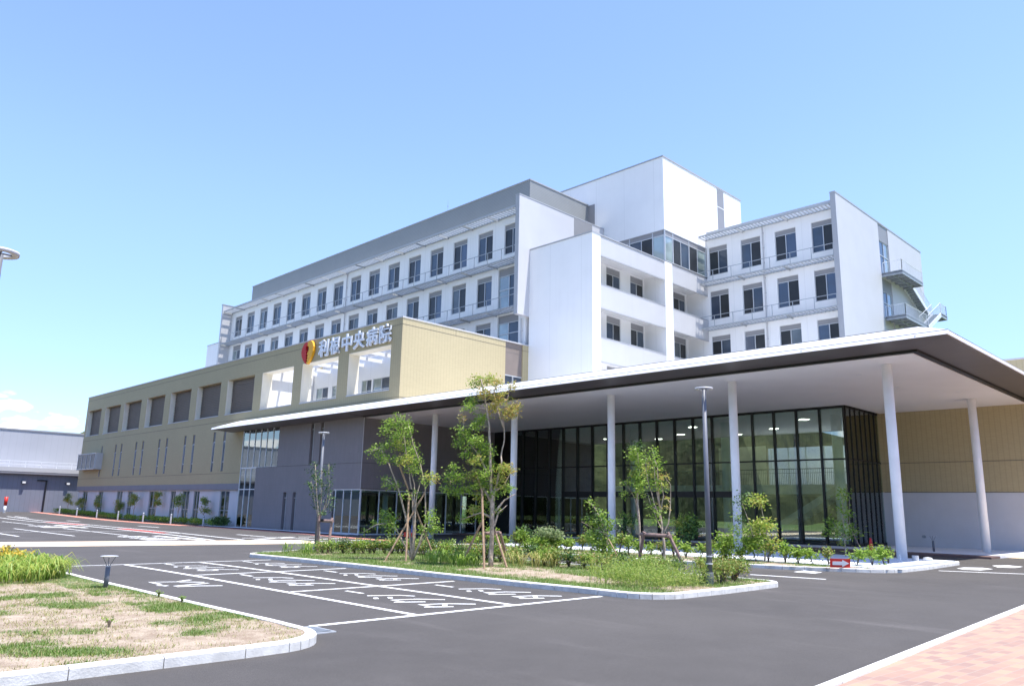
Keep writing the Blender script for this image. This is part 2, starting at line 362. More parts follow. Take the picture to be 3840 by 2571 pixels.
line_obj('lane_lines', [([(17, 32.1), (21, 31.7)], .16), ([(23.6, 12.75), (24.05, 10.5)], .18), ([(32.0, 9.75), (33.9, 6.2)], .2), ([(23.0, 45.85), (23.95, 59.5), (24.4, 82), (24.3, 108)], .22), ([(21.1, 45.85), (22.0, 54.2), (22.9, 76.5), (22.6, 108)], .22),
    ([(19.3, 68.5), (18.9, 53.5)], .16), ([(15.88, 68.1), (15.79, 53.6)], .16), ([(12.95, 68), (12.8, 53.6)], .16), ([(19.9, 90), (19.62, 78)], .16), ([(17, 90), (16.7, 78)], .16),
    ([(9, 61), (21.9, 61.4)], .16), ([(9, 85), (22.8, 86.2)], .16), ([(23.3, 68.3), (24.2, 68.4)], .2), ([(22.9, 78), (24.3, 78.2)], .2), ([(22.6, 57), (23.9, 57.1)], .2),
    ([(25.2, 108.5), (25.3, 103)], .25), ([(26.9, 94.5), (27.0, 90.5)], .25), ([(27.3, 75), (27.4, 70.5)], .25),
    ([(26.5, 54.0), (26.45, 49.8)], .25), ([(21.2, 77.5), (21.3, 69.5)], .5), ([(20.4, 53), (20.5, 46)], .5),
    ([(24.1, 48.4), (28.0, 46.8)], .3), ([(23.5, 45.7), (28.5, 49.2)], .3), ([(22.9, 43.6), (30.2, 46.3)], .3), ([(22.9, 42.0), (30.0, 43.4)], .3), ([(22.9, 40.4), (29.6, 41.0)], .3), ([(26.1, 49.2), (30.3, 49)], .3)])
line_obj('red_median', [([(23.15, 88), (23.75, 78.6)], .9), ([(23.3, 67.5), (22.65, 57.5)], .9)], redpaint, .003)
line_obj('salmon_path', [([(32.2, 140), (32.0, 100), (32.2, 75), (32.3, 56), (31.6, 47), (30.9, 41)], 1.15)], salmon, .003)
line_obj('cream_path', [([(-14, 44.6), (10, 44.1), (20, 42.9), (25.6, 42.5)], 5.2)], cream, .0025)
mb = MB(); mb.face([(x, y, gz(x, y)+.004) for x, y in ((26.1, 12.5), (26.15, 11.8), (26.9, 11.85), (27.15, 12.6))]); mb.face([(x, y, gz(x, y)+.004) for x, y in ((33.8, 9.4), (34.0, 8.9), (35.3, 8.8), (35.8, 9.3), (35.2, 9.8), (34.3, 9.8))]); mb.face([(x, y, gz(x, y)+.004) for x, y in ((36.8, 9.0), (37.2, 8.5), (38.5, 8.5), (38.9, 9.1), (38.0, 9.5))])
struct(mb.build('road_patches', paint))
def glyph_mesh(text, bold=.0, extrude=0.):
    c = bpy.data.curves.new('text', 'FONT'); c.body = text; c.extrude = extrude; c.offset = bold; c.resolution_u = 2
    o = bpy.data.objects.new('text', c); COL.objects.link(o); bpy.context.view_layer.update()
    me = bpy.data.meshes.new_from_object(o.evaluated_get(bpy.context.evaluated_depsgraph_get())); bpy.data.objects.remove(o); bpy.data.curves.remove(c)
    xs = [v.co.x for v in me.vertices]; ys = [v.co.y for v in me.vertices]; bb = (min(xs), max(xs), min(ys), max(ys)); return me, bb
def ground_text(name, glyphs, spots, keepaspect=False):
    # reader stands at +x looking towards -x : glyph x runs along +y, glyph up runs along -x
    vs = []; fs = []
    for ch, (xt, xb, y0, y1) in zip(glyphs, spots):
        me, bb = glyph_mesh(ch, .010); i = len(vs)
        if ch == 'ー': bb = (bb[0], bb[1], bb[2]-.45*(bb[3]-bb[2]), bb[3]+.45*(bb[3]-bb[2]))
        for v in me.vertices:
            u = (v.co.x-bb[0])/(bb[1]-bb[0]); w = (v.co.y-bb[2])/(bb[3]-bb[2]); x = xb+(xt-xb)*w; y = y0+(y1-y0)*u
            vs.append((x, y, gz(x, y)+.004))
        fs += [tuple(i+k for k in p.vertices) for p in me.polygons]
    mb = MB(); mb.v = vs; mb.f = fs; return struct(mb.build(name, paint))
GLY = {'タ': [[(.45, 1.02), (.08, .55)], [(.36, .86), (.97, .86), (.72, .38), (.15, -.02)], [(.36, .60), (.70, .42)]], 'ク': [[(.48, 1.02), (.05, .5)], [(.36, .84), (.97, .84), (.74, .36), (.15, -.02)]],
    'シ': [[(.12, .97), (.42, .86)], [(.0, .68), (.30, .57)], [(.08, .04), (.55, .20), (1.02, .80)]], 'ー': [[(0, .5), (1, .5)]],
    'バ': [[(.38, .86), (.28, .42), (.0, 0)], [(.55, .86), (.72, .45), (.92, 0)], [(.72, 1.04), (.82, .92)], [(.90, 1.10), (1.0, .98)]], 'ス': [[(.05, .94), (.88, .94), (.60, .48), (.0, 0)], [(.58, .46), (1.02, .02)]]}
def road_text(name, spots, w=.10):
    mb = MB()
    for ch, (xt, xb, y0, y1) in spots:
        for st in GLY[ch]: ribbon(mb, [(xb+(xt-xb)*v, y0+(y1-y0)*u) for u, v in st], w, .004, 9)
    return struct(mb.build(name, paint))
for xo in (9.9, 12.5):
    for k in range(3):
        yo = 5.0*k+.1*k
        road_text('bay_lettering', [('タ', (xo, xo+1.1, 11.85+yo, 12.55+yo)), ('ク', (xo, xo+1.1, 12.8+yo, 13.48+yo)), ('シ', (xo, xo+1.05, 13.72+yo, 14.38+yo)), ('ー', (xo+.2, xo+.6, 14.82+yo, 15.48+yo))])
road_text('bay_lettering', [('バ', (7.5, 8.58, 17.98, 18.8)), ('ス', (7.5, 8.6, 18.98, 19.72))], .11)
for xo, yo in ((18.5, 70.4), (17.7, 47.0)): ground_text('bay_lettering', '一般車', [(xo, xo+1.9, yo, yo+1.4), (xo, xo+1.9, yo+2.1, yo+3.5), (xo, xo+1.9, yo+4.2, yo+5.6)])
# brick pavement lower right
pe = lambda x: 3.98+.052*(x-9.2)
mb = MB()
for a, b in zip(fr(-6, 62, 2), fr(-6, 62, 2)[1:]): mb.face([(a, -40, .07), (b, -40, .07), (b, pe(b)-.15, .07), (a, pe(a)-.15, .07)])
struct(mb.build('brick_pavement', pav))
def kerb(name, pts, w=.15, h=.13, step=.6, closed=False, mat=kerbm, inset=True, zf=gz, gap=.012):
    P = [Vector(p) for p in pts]
    if closed: P.append(P[0])
    q = [P[0]]; carry = 0
    for a, b in zip(P, P[1:]):
        ln = (b-a).length; n = max(1, round(ln/step)); q += [a+(b-a)*i/n for i in range(1, n+1)]
    if closed: q.pop()
    m = len(q); Nn = []
    for k in range(m):
        a = q[(k-1) % m] if closed or k else q[k]; b = q[(k+1) % m] if closed or k < m-1 else q[k]
        d = (b-a).normalized(); Nn.append(Vector((-d.y, d.x)))
    mb = MB()
    for k in range(m if closed else m-1):
        j = (k+1) % m; a, b = q[k], q[j]; e = (b-a).normalized()*gap/2; na, nb = Nn[k]*w, Nn[j]*w
        A, B = a+e, b-e; za, zb = zf(A.x, A.y), zf(B.x, B.y); c = .02; ca, cb = Nn[k]*c, Nn[j]*c
        o = [(A.x, A.y, za-.2), (B.x, B.y, zb-.2), (B.x+nb.x, B.y+nb.y, zb-.2), (A.x+na.x, A.y+na.y, za-.2)]
        t1 = [(A.x, A.y, za+h-c), (B.x, B.y, zb+h-c), (B.x+nb.x, B.y+nb.y, zb+h-c), (A.x+na.x, A.y+na.y, za+h-c)]
        t2 = [(A.x+ca.x, A.y+ca.y, za+h), (B.x+cb.x, B.y+cb.y, zb+h), (B.x+nb.x, B.y+nb.y, zb+h), (A.x+na.x, A.y+na.y, za+h)]
        mb.hexa(o, t1); i = len(mb.v)-4; mb.f.pop(-5)
        mb.v += t2; n4 = i+4; mb.f += [(n4, n4+1, n4+2, n4+3)]+[(i+r, i+(r+1) % 4, n4+(r+1) % 4, n4+r) for r in range(4)]
    return struct(mb.build(name, mat))
kerb('pavement_kerb', [(62, pe(62)), (-6, pe(-6))], .15, .09, 1.0)
def arc(cx, cy, r, a0, a1, n=6): return [(cx+r*cos(radians(a0+(a1-a0)*i/n)), cy+r*sin(radians(a0+(a1-a0)*i/n))) for i in range(n+1)]
# planted islands : (outer kerb line counter-clockwise), soil inside with turf amount
def inside(pts, x, y):
    c = False; j = len(pts)-1
    for i in range(len(pts)):
        if (pts[i][1] > y) != (pts[j][1] > y) and x < (pts[j][0]-pts[i][0])*(y-pts[i][1])/(pts[j][1]-pts[i][1])+pts[i][0]: c = not c
        j = i
    return c
def shrink(pts, d):
    m = len(pts); o = []
    for k in range(m):
        a = Vector(pts[k-1]); b = Vector(pts[(k+1) % m]); e = (b-a).normalized(); o.append((pts[k][0]-e.y*d, pts[k][1]+e.x*d))
    return o
def soil_sheet(name, pts, st, turf_fn, hz=.115, rough=.02, mat=turf, kind='structure'):
    xs = [p[0] for p in pts]; ys = [p[1] for p in pts]; x0, x1, y0, y1 = max(min(xs), -12), max(xs), min(ys), max(ys)
    nx = int((x1-x0)/st)+1; ny = int((y1-y0)/st)+1; mb = MB(); idx = {}; tv = []
    def vid(i, j):
        if (i, j) not in idx:
            x = x0+i*st; y = y0+j*st
            idx[(i, j)] = len(mb.v); mb.v.append((x, y, gz(x, y)+hz+rough*(noise.noise(Vector((x*2.1, y*2.1, 0)))+.6*noise.noise(Vector((x*6, y*6, 4)))))); tv.append(turf_fn(x, y))
        return idx[(i, j)]
    ins = shrink(pts, .07)
    for i in range(nx):
        for j in range(ny):
            if inside(ins, x0+(i+.5)*st, y0+(j+.5)*st): mb.f.append((vid(i, j), vid(i+1, j), vid(i+1, j+1), vid(i, j+1)))
    o = mb.build(name, mat, smooth=True); at = o.data.attributes.new('turf', 'FLOAT', 'POINT'); at.data.foreach_set('value', tv); o['kind'] = kind; return o
def tn(x, y, s=.8, off=0): return noise.noise(Vector((x*s, y*s*1.3, off)))+.5*noise.noise(Vector((x*s*2.7, y*s*2.7, off+5)))
ISL_A = [(-12, 9.47)]+[(4.9, 9.47)]+arc(5.35, 10.5, 1.0, -80, -10, 6)+[(6.38, 11.4), (6.36, 14), (6.36, 20), (6.42, 22.6)]+arc(5.4, 24, 1.0, 0, 90, 5)+[(-12, 25)]
ISL_B = [(14.25, 26.5), (14.22, 22), (14.25, 17), (14.35, 13.6), (14.5, 12.2)]+arc(15.55, 11.1, 1.05, 180, 270, 6)+[(17.3, 10.02), (19.7, 10.1)]+arc(20.0, 10.8, .7, -80, 0, 5)+[(20.7, 13), (20.7, 20), (20.2, 29)]+arc(19.4, 29.6, .8, 0, 90, 4)+[(17.6, 30.3), (16.4, 29.4)]+arc(15.6, 27.6, 1.35, 90, 180, 5)
ISL_C = [(26.0, 31.5), (25.5, 27), (25.3, 21), (25.6, 17.8), (26.3, 15.5), (26.95, 13.3), (27.6, 12.0)]+arc(29.9, 12.35, 2.2, 200, 262, 5)+[(31.8, 10.15), (36.9, 10.42)]+[(37.5, 10.6), (37.6, 14), (37.6, 31.5)]+arc(36.8, 32, .8, 0, 90, 4)+arc(27, 31.8, 1.0, 90, 180, 4)
def turf_a(x, y): return .30+.55*tn(x, y, .8, 1)+(.3 if x > 5.3 and y > 12 else 0)+.25*sm((y-17)/4)
def turf_b(x, y): return .56+.5*tn(x, y, .7, 9)+(.3 if x < 15.6 else 0)-(.35 if 13 < y < 18 and 15.2 < x < 17.3 else 0)
def turf_c(x, y): return .25+.5*tn(x, y, .7, 15)
kerb('kerb_near', ISL_A, .16, .13, 1.0, False); kerb('kerb_island', ISL_B, .16, .13, .6, True); kerb('kerb_entrance_bed', ISL_C, .16, .13, .6, True)
soil_sheet('lawn_near', ISL_A, .12, turf_a); soil_sheet('lawn_island', ISL_B, .12, turf_b)
soil_sheet('entrance_bed', [(x if x < 29.5 else 29.5, y) for x, y in ISL_C], .25, turf_c)
mb = MB()
for a, b in zip(fr(10.75, 31.6, 2), fr(10.75, 31.6, 2)[1:]): mb.hexa([(28.9, a, gz(0, a)-.1), (37.44, a, gz(0, a)-.1), (37.44, b, gz(0, b)-.1), (28.9, b, gz(0, b)-.1)], [(28.9, a, gz(0, a)+.14), (37.44, a, gz(0, a)+.14), (37.44, b, gz(0, b)+.14), (28.9, b, gz(0, b)+.14)])
struct(mb.build('entrance_paving', lowwhite))
# platform in front of the lobby, building edge strips
mb = MB(); yy = fr(11.0, 50.9, 2)
for a, b in zip(yy, yy[1:]):
    z = lambda y, d: gz(0, y)+d
    mb.hexa([(45.6, a, z(a, -.1)), (48.6, a, z(a, -.1)), (48.6, b, z(b, -.1)), (45.6, b, z(b, -.1))], [(45.6, a, z(a, .12)), (48.6, a, z(a, .12)), (48.6, b, z(b, .12)), (45.6, b, z(b, .12))])
mb.box(48.6, 54.28, 11.0, 19.2, -.1, .12)
struct(mb.build('platform', lowwhite))
mb = MB()
for a, b in zip(yy, yy[1:]): mb.hexa([(44.0, a, z(a, -.1)), (45.59, a, z(a, -.1)), (45.59, b, z(b, -.1)), (44.0, b, z(b, -.1))], [(44.0, a, z(a, .10)), (45.59, a, z(a, .10)), (45.59, b, z(b, .10)), (44.0, b, z(b, .10))])
struct(mb.build('platform_edge_paving', terra))
mb = MB(); mb.face([(46.7, 10.2, .008), (54.2, 10.2, .008), (54.2, 10.95, .008), (46.7, 10.95, .008)]); mb.face([(46.2, 4.7+.9, .008), (60, 6.1, .008), (54.2, 10.19, .008), (46.7, 10.19, .008)]); struct(mb.build('forecourt_paving', cream))
line_obj('building_edge_strip', [([(33.75, 76), (33.75, 50.2)], 1.3)], lowwhite, .06); line_obj('building_edge_strip', [([(34.4, 50.5), (43.9, 50.3)], 1.1)], lowwhite, .06)
# drain grate by the near kerb
t_ = thing('drain_grate', 'galvanised drain grate set in the asphalt at the near kerb corner', 'drain grate', (6.6, 10.9, 0))
mb = MB()
for k in range(13): a = k/12; mb.box(6.42+a*.42, 6.44+a*.42, 10.6+.1*a, 11.2, .001, .014)
mb.build('bars', galv, t_)
mb = MB(); mb.box(6.38, 6.9, 10.56, 10.60, 0, .016); mb.box(6.38, 6.9, 11.2, 11.24, 0, .016); mb.box(6.38, 6.41, 10.6, 11.2, 0, .016); mb.box(6.87, 6.9, 10.6, 11.2, 0, .016); mb.build('frame', alu, t_)

# ------------------------------------------------------------------ hospital
HL = Vector((35, 60, -.2))
fingrey = M('pale grey fin panel', (.50, .50, .52), .55, .02, .5, streak=.05)
H = thing('hospital_building', 'large white and beige multi-storey hospital with glazed lobby, roof tower and long ward front', 'hospital', HL)
XW = 49.0; XR = 67.5; YP = 39.82; YE = 47.16; YR = 25.87; XB = 35.0; XG = 34.7
FW, FR, FB, FG = Fc('X', XW), Fc('X', XR), Fc('X', XB), Fc('X', XG)
FP, FE, FRr = Fc('Y', YP), Fc('Y', YE), Fc('Y', YR)
def part(mb, name, mat, parent=None, smooth=False, label=None):
    o = mb.build(name, mat, H if parent is None else parent, smooth)
    if label: o['label'] = label
    return o
# --- window prototype pieces (local: u along +y or +x handled per facade)
def make_window(f, u0, u1, v0, v1, head=.48, flip=False, kind='sash', d=.10, mull=True):
    mb = MB(); t = .045
    f.box(mb, u0, u0+t, v0, v1, d, d+.09); f.box(mb, u1-t, u1, v0, v1, d, d+.09); f.box(mb, u0+t, u1-t, v0, v0+t, d, d+.09); f.box(mb, u0+t, u1-t, v1-t, v1, d, d+.09)
    hv = v1-head; um = (u0+u1)/2
    if head: f.box(mb, u0+t, u1-t, hv-.05, hv, d-.005, d+.09)
    top = (hv-.05) if head else v1-t
    if kind == 'cross':
        vm = v0+(top-v0)*.58; f.box(mb, u0+t, u1-t, vm-.04, vm+.04, d-.01, d+.09); f.box(mb, um-.04, um+.04, v0+t, top, d-.012, d+.09)
    else: f.box(mb, um-.035, um+.035, v0+t, top, d-.012, d+.09)
    w = part(mb, 'window', alu)
    if head: b = MB(); f.box(b, u0+t, u1-t, hv, v1-t, d+.02, d+.06); part(b, 'header_panel', mgrey, w)
    r_ = random.random(); lt = pane_b if r_ < .55 else (pane_e if r_ < .8 else pane_c)
    a, c = ((lt, pane_d) if flip else (pane_d, lt)) if kind == 'sash' else (pane_g, pane_b)
    for (p, q, m) in ((u0+t, um-.035, c), (um+.035, u1-t, a)): b = MB(); f.box(b, p, q, v0+t, top, d+.05, d+.07); part(b, 'pane', m, w)
    # aluminium reveal and sill
    b = MB(); f.box(b, u0-.03, u1+.03, v0-.05, v0-.002, -.03, d); part(b, 'sill', alu, w)
    return w
ROWS = [(25.55, 28.5), (20.93, 23.85), (16.45, 19.2)]
wh = []; wu = [52.2+3.73*k for k in range(15)]
for k, u in enumerate([48.47]+wu): wh.append((u, u+2.1, 25.55, 28.5, k % 2, 'sash'))
for k, u in enumerate(wu[:14]): wh.append((u, u+2.1, 20.93, 23.85, k % 2, 'sash'))
wh.append((48.5, 51.3, 20.3, 24.2, 0, 'cross')); wh.append((wu[14]-.3, wu[14]+2.1, 20.3, 24.2, 0, 'cross'))
wh.append((48.5, 51.25, 16.45, 19.6, 0, 'cross'))
for k, u in enumerate(wu[:4]): wh.append((u, u+2.1, 16.45, 19.2, k % 2, 'sash'))
mb = MB(); wall(mb, FW, YE+.45, 109.3, 9.5, 30.05, 0, .35, wh); mb.box(XW+.35, 62, YE+.46, 109.3, 9.7, 29.9)
part(mb, 'ward_wall', white)
for u0, u1, v0, v1, fl, kd in wh: make_window(FW, u0, u1, v0, v1, .48 if kd == 'sash' else .75, fl, kd)
mb = MB(); mb.box(XW-.06, XW+.4, YE+.1, 109.4, 30.05, 30.22); part(mb, 'parapet_coping', finedge)
# end fins
def fin(f, d1, name='end_fin'):
    pass
mb = MB(); mb.box(47.5, 59.86, YE, YE+.45, 18.95, 30.25); part(mb, 'end_fin', fingrey)
mb = MB(); mb.box(47.44, 59.86, YE-.03, YE+.48, 30.25, 30.36); mb.box(47.46, 47.5, YE-.01, YE+.46, 18.95, 30.25); part(mb, 'fin_coping', finedge)
mb = MB(); mb.box(55.2, 58.0, YE-.02, YE, 26.0, 30.2); part(mb, 'vent_panel', mgrey)
mb = MB(); mb.box(47.5, 49.0, 107.7, 108.1, 14, 30.25); part(mb, 'end_fin', lgrey)
mb = MB(); mb.box(47.42, 49.1, 107.66, 108.14, 30.25, 30.36); part(mb, 'fin_coping', finedge)
mb = MB(); mb.box(XW, 60, 109.3, 115.3, 9, 25.35); part(mb, 'stair_block', white)
mb = MB(); mb.box(XW-.05, 60, 109.25, 115.35, 25.35, 25.45); part(mb, 'block_coping', finedge)
# louvre shelves with railings
def shelf(f, a, b, z, pitch, rail=True):
    m = MB(); u = a+.1
    while u < b-.1:
        f.box(m, u, u+.13, z-.03, z+.03, -1.50, -.02); u += pitch
    part(m, 'louvre_slats', slat)
    m = MB(); f.box(m, a, b, z+.04, z+.10, -1.40, -1.34); f.box(m, a, b, z-.04, z+.08, -1.36, -1.30); f.box(m, a, b, z-.03, z+.10, -.10, -.01); u = a
    n = int((b-a)/3.73)
    for k in range(n+1): u = a+(b-a)*k/n; f.box(m, u-.03, u+.03, z-.16, z+.06, -1.34, 0)
    part(m, 'shelf_frame', slat)
    if rail:
        m = MB(); f.box(m, a, b, z+1.12, z+1.17, -1.38, -1.33)
        n = int((b-a)/1.86)
        for k in range(n+1): u = a+(b-a)*k/n; f.box(m, u-.025, u+.025, z+.05, z+1.12, -1.385, -1.335)
        part(m, 'railing', railm)
for z, r in ((29.25, False), (24.4, True), (19.75, True)): shelf(FW, YE+.5, 107.6, z, .40, r)
for z, r in ((29.35, False), (24.45, True), (19.8, True)): shelf(FR, YR+.5, 40.4, z, .36, r)
# drain pipes on the ward and wing
def pipe(f, u, z0, z1, d=-.12):
    m = MB(); m.tube([f.p(u, z0, d), f.p(u, z1, d)], .055, 8)
    z = z0+.6
    while z < z1: f.box(m, u-.09, u+.09, z, z+.05, d-.01, 0); z += 1.5
    part(m, 'downpipe', lgrey, smooth=False)
pipe(FW, 77.4, 16.3, 29.2); pipe(FW, 48.0, 9.6, 18.9); pipe(FR, 33.6, 10, 29.2)
# penthouse
mb = MB(); mb.box(51.0, 61.5, 49.24, 106.2, 30.0, 33.45); part(mb, 'roof_plant_room', ribgrey)
mb = MB(); mb.box(50.94, 61.5, 49.18, 106.26, 33.45, 33.56); part(mb, 'roof_plant_coping', finedge)
mb = MB(); mb.cyl(51.3, 62, 33.5, 35.0, .02, .012, 6); mb.cyl(51.3, 62, 34.2, 34.35, .05, .05, 6); part(mb, 'lightning_rod', galv)
# white block beside the balconies
mb = MB(); mb.box(XW, 50.12, YP, YE-.003, 9.3, 25.2); mb.box(50.12, 59.86, 42.45, YE-.003, 9.3, 25.2); part(mb, 'balcony_block_wall', white)
mb = MB(); mb.box(XW-.06, 50.16, YP-.04, YE-.004, 25.2, 25.32); mb.box(50.16, 59.8, YP-.03, YE-.004, 25.2, 25.30); part(mb, 'block_coping', finedge)
mb = MB(); mb.box(59.86, 61.12, YP, 42.4, 9.3, 25.3); part(mb, 'pillar', white)
# balcony bays: parapet beams + slabs + recess walls + windows
def bay(x0, x1, wins, nm):
    for lo, hi in ((23.42, 25.2), (18.75, 20.85), (14.12, 16.2)):
        m = MB(); m.box(x0, x1, YP+.03, YP+.25, lo, hi); part(m, 'balcony_parapet', lgrey)
        m = MB(); m.box(x0, x1, YP+.005, YP+.03, lo-.05, lo+.03); m.box(x0, x1, YP+.0, YP+.28, hi, hi+.06); part(m, 'parapet_trim', finedge)
        m = MB(); m.box(x0, x1, YP+.25, 42.24, lo+.55, lo+.8); part(m, 'balcony_slab', white)
    hs = [(a, b, z0, z0+2.9) for a, b in wins for z0 in (20.95, 16.35, 11.7)]
    f = Fc('Y', 42.24); m = MB(); wall(m, f, x0, x1, 9.3, 25.15, 0, .2, hs); part(m, 'recess_wall', white)
    for i, (a, b, c, d) in enumerate(hs): make_window(f, a, b, c, d, .6, i % 2, 'sash', .06)
bay(50.12, 59.86, [(50.5, 52.55), (54.0, 56.07), (57.65, 59.74)], 'a')
bay(61.12, 67.48, [(61.4, 63.4), (64.95, 67.1)], 'b')
# tower
mb = MB(); mb.box(59.9, 75.05, YP, 56, 28.5, 36.0); part(mb, 'roof_tower', white)
mb = MB(); mb.box(59.84, 75.11, YP-.06, 56.06, 36.0, 36.14); mb.box(59.88, 75.07, YP-.02, 56, 28.44, 28.5); part(mb, 'tower_coping', finedge)
mb = MB(); mb.box(70.0, 71.35, YP-.02, YP, 28.6, 35.9); part(mb, 'slot_panel', mgrey)
mb = MB(); mb.box(69.98, 71.37, YP-.04, YP-.02, 33.82, 33.9); mb.box(69.98, 71.37, YP-.04, YP-.02, 31.0, 31.08); part(mb, 'slot_trim', white)
mb = MB(); mb.box(59.88, 59.9, 48.33, 49.5, 29.6, 33.4); part(mb, 'side_panel', mgrey)
# glazed corner under the tower
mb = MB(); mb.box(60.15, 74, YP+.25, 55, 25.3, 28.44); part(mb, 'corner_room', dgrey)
mb = MB(); FT = Fc('X', 59.92)
FP.box(mb, 59.95, 67.5, 27.98, 28.44, .03, .2); FT.box(mb, YP+.03, 55, 27.98, 28.44, .03, .2); part(mb, 'spandrel_band', mgrey)
mb = MB()
for u in (59.94, 61.3, 64.15, 67.3): FP.box(mb, u, u+.12, 25.4, 28.44, 0, .12)
for u in (62.7, 65.7): FP.box(mb, u, u+.08, 25.45, 27.95, .02, .12)
for v in (25.38, 27.92): FP.box(mb, 59.95, 67.45, v, v+.08, .012, .13)
for u in (41.15, 43.9, 46.8, 49.6, 52): FT.box(mb, u, u+.1, 25.4, 28.44, 0, .12)
for u in (42.5, 45.3, 48.2): FT.box(mb, u, u+.07, 25.45, 27.95, .02, .12)
for v in (25.38, 27.92): FT.box(mb, YP+.05, 55, v, v+.08, .012, .13)
part(mb, 'corner_window_frame', alu)
for a, b, m_ in ((60.06, 61.3, pane_g), (61.42, 62.7, pane_d), (62.78, 64.15, pane_b), (64.27, 65.7, pane_d), (65.78, 67.3, pane_g)): mb = MB(); FP.box(mb, a, b, 25.46, 27.92, .06, .1); part(mb, 'corner_pane', m_)
for a, b, m_ in ((39.9, 41.15, pane_g), (41.25, 42.5, pane_d), (42.57, 43.9, pane_b), (44.0, 45.3, pane_d), (45.37, 46.8, pane_b), (46.9, 52, pane_d)): mb = MB(); FT.box(mb, a, b, 25.46, 27.92, .06, .1); part(mb, 'corner_pane', m_)
# right ward wing
rh = [(37.5-3.59*k, 39.58-3.59*k, z0, z1, (k+j) % 2) for k in range(4) for j, (z0, z1) in enumerate(ROWS)]
mb = MB(); wall(mb, FR, YR+.45, YP+.0, 9.3, 30.0, 0, .35, rh); mb.box(XR+.35, 88.4, YR+.45, YP-.05, 9.3, 29.9); mb.box(XR, XR+.3, YP+.001, 42.5, 9.3, 25.3); part(mb, 'wing_wall', white)
for u0, u1, v0, v1, fl in rh: make_window(FR, u0, u1, v0, v1, .48, fl)
mb = MB(); mb.box(XR-.06, 88, YR+.45, YP-.06, 30.0, 30.2); part(mb, 'parapet_coping', lgrey)
mb = MB(); wall(mb, FRr, 66.1, 88.45, 9.3, 30.25, 0, .45, [(76.1, 78.65, 19.4, 24.6), (76.1, 78.65, 25.0, 30.2)]); part(mb, 'end_fin', fingrey)
mb = MB(); mb.box(66.04, 88.5, YR-.03, YR+.48, 30.25, 30.38); mb.box(66.06, 66.1, YR-.01, YR+.46, 9.3, 30.25)
for v in (13.5, 16, 18.4, 20.9, 23.3, 25.7, 28): mb.box(66.055, 66.06, YR, YR+.45, v, v+.04)
part(mb, 'fin_coping', finedge)
for a, b, c in ((28.5, 30.2, 'x'), (23.3, 24.6, 'x')): mb = MB(); FRr.box(mb, 76.1, 78.65, a, b, .05, .2); part(mb, 'vent_panel', mgrey)
for z0, z1 in ((25.0, 28.5), (20.65, 23.3)): make_window(FRr, 76.12, 78.63, z0, z1, 0, 0, 'cross', .08)
mb = MB(); FRr.box(mb, 76.1, 78.65, 19.4, 20.65, .1, .3); part(mb, 'panel_below_door', lgrey)
# outside escape stair
def rail(m, pts, h=1.15, bars=.14, r=.025):
    P = [Vector(p) for p in pts]; m.tube([p+Vector((0, 0, h)) for p in P], r, 6); m.tube([p+Vector((0, 0, .12)) for p in P], r*.7, 6)
    for a, b in zip(P, P[1:]):
        n = max(1, int((b-a).length/bars))
        for k in range(n+1):
            q = a+(b-a)*k/n; rr = .03 if k in (0, n) else .009; m.tube([q, q+Vector((0, 0, h))], rr, 4, False)
LDG = [(76.2, 82.0, 24.95), (76.2, 82.2, 20.6)]
for x0, x1, z in LDG:
    m = MB(); m.box(x0, x1, 24.0, YR-.01, z-.06, z); m.box(x0, x1, 24.0, 24.08, z-.3, z+.12); m.box(x0, x0+.08, 24.08, YR-.01, z-.3, z+.12); m.box(x1-.08, x1, 24.08, YR-.01, z-.3, z-.06)
    for k in range(1, 5): xx = x0+(x1-x0)*k/5; m.box(xx, xx+.1, 24.08, YR-.02, z-.28, z-.06)
    m.box(x0+.08, x1-.08, 24.9, 25.0, z-.26, z-.06); part(m, 'stair_landing', galv)
m = MB(); rail(m, [(76.25, YR-.1, 24.95), (76.25, 24.04, 24.95), (82.0, 24.04, 24.95)]); part(m, 'stair_railing', galvw)
m = MB(); rail(m, [(76.25, YR-.1, 20.6), (76.25, 24.04, 20.6), (82.2, 24.04, 20.6)]); part(m, 'stair_railing', galvw)
m = MB(); m.box(87.0, 89.0, 24.0, YR-.01, 22.7, 22.8); m.box(87.0, 89.0, 24.0, 24.1, 22.45, 22.95); m.box(88.9, 89.0, 24.1, YR-.01, 22.45, 22.95); part(m, 'stair_landing', galv)
m = MB(); rail(m, [(87.2, 24.05, 22.8), (88.95, 24.05, 22.8), (88.95, 25.8, 22.8)]); part(m, 'stair_railing', galvw)
def flight(x0, z0, x1, z1, y0, y1):
    n = 12; m = MB()
    for k in range(n): a = k/n; xx = x0+(x1-x0)*a; zz = z0+(z1-z0)*(a+1./n); m.box(xx, xx+(x1-x0)/n*1.05, y0+.06, y1-.06, zz-.04, zz); m.box(xx, xx+.02, y0+.06, y1-.06, zz, zz+abs(z1-z0)/n*.8)
    part(m, 'stair_treads', galv)
    m = MB()
    for y in (y0, y1-.06): m.hexa([(x0, y, z0-.36), (x1, y, z1-.36), (x1, y+.06, z1-.36), (x0, y+.06, z0-.36)], [(x0, y, z0+.08), (x1, y, z1+.08), (x1, y+.06, z1+.08), (x0, y+.06, z0+.08)])
    part(m, 'stair_stringers', galvw)
    m = MB(); rail(m, [(x0, y0+.03, z0), (x1, y0+.03, z1)]); rail(m, [(x0, y1-.03, z0), (x1, y1-.03, z1)], bars=.3); part(m, 'stair_railing', galvw)
flight(82.0, 24.95, 87.0, 22.8, 24.95, 25.8); flight(87.0, 22.8, 82.6, 20.6, 24.0, 24.88)
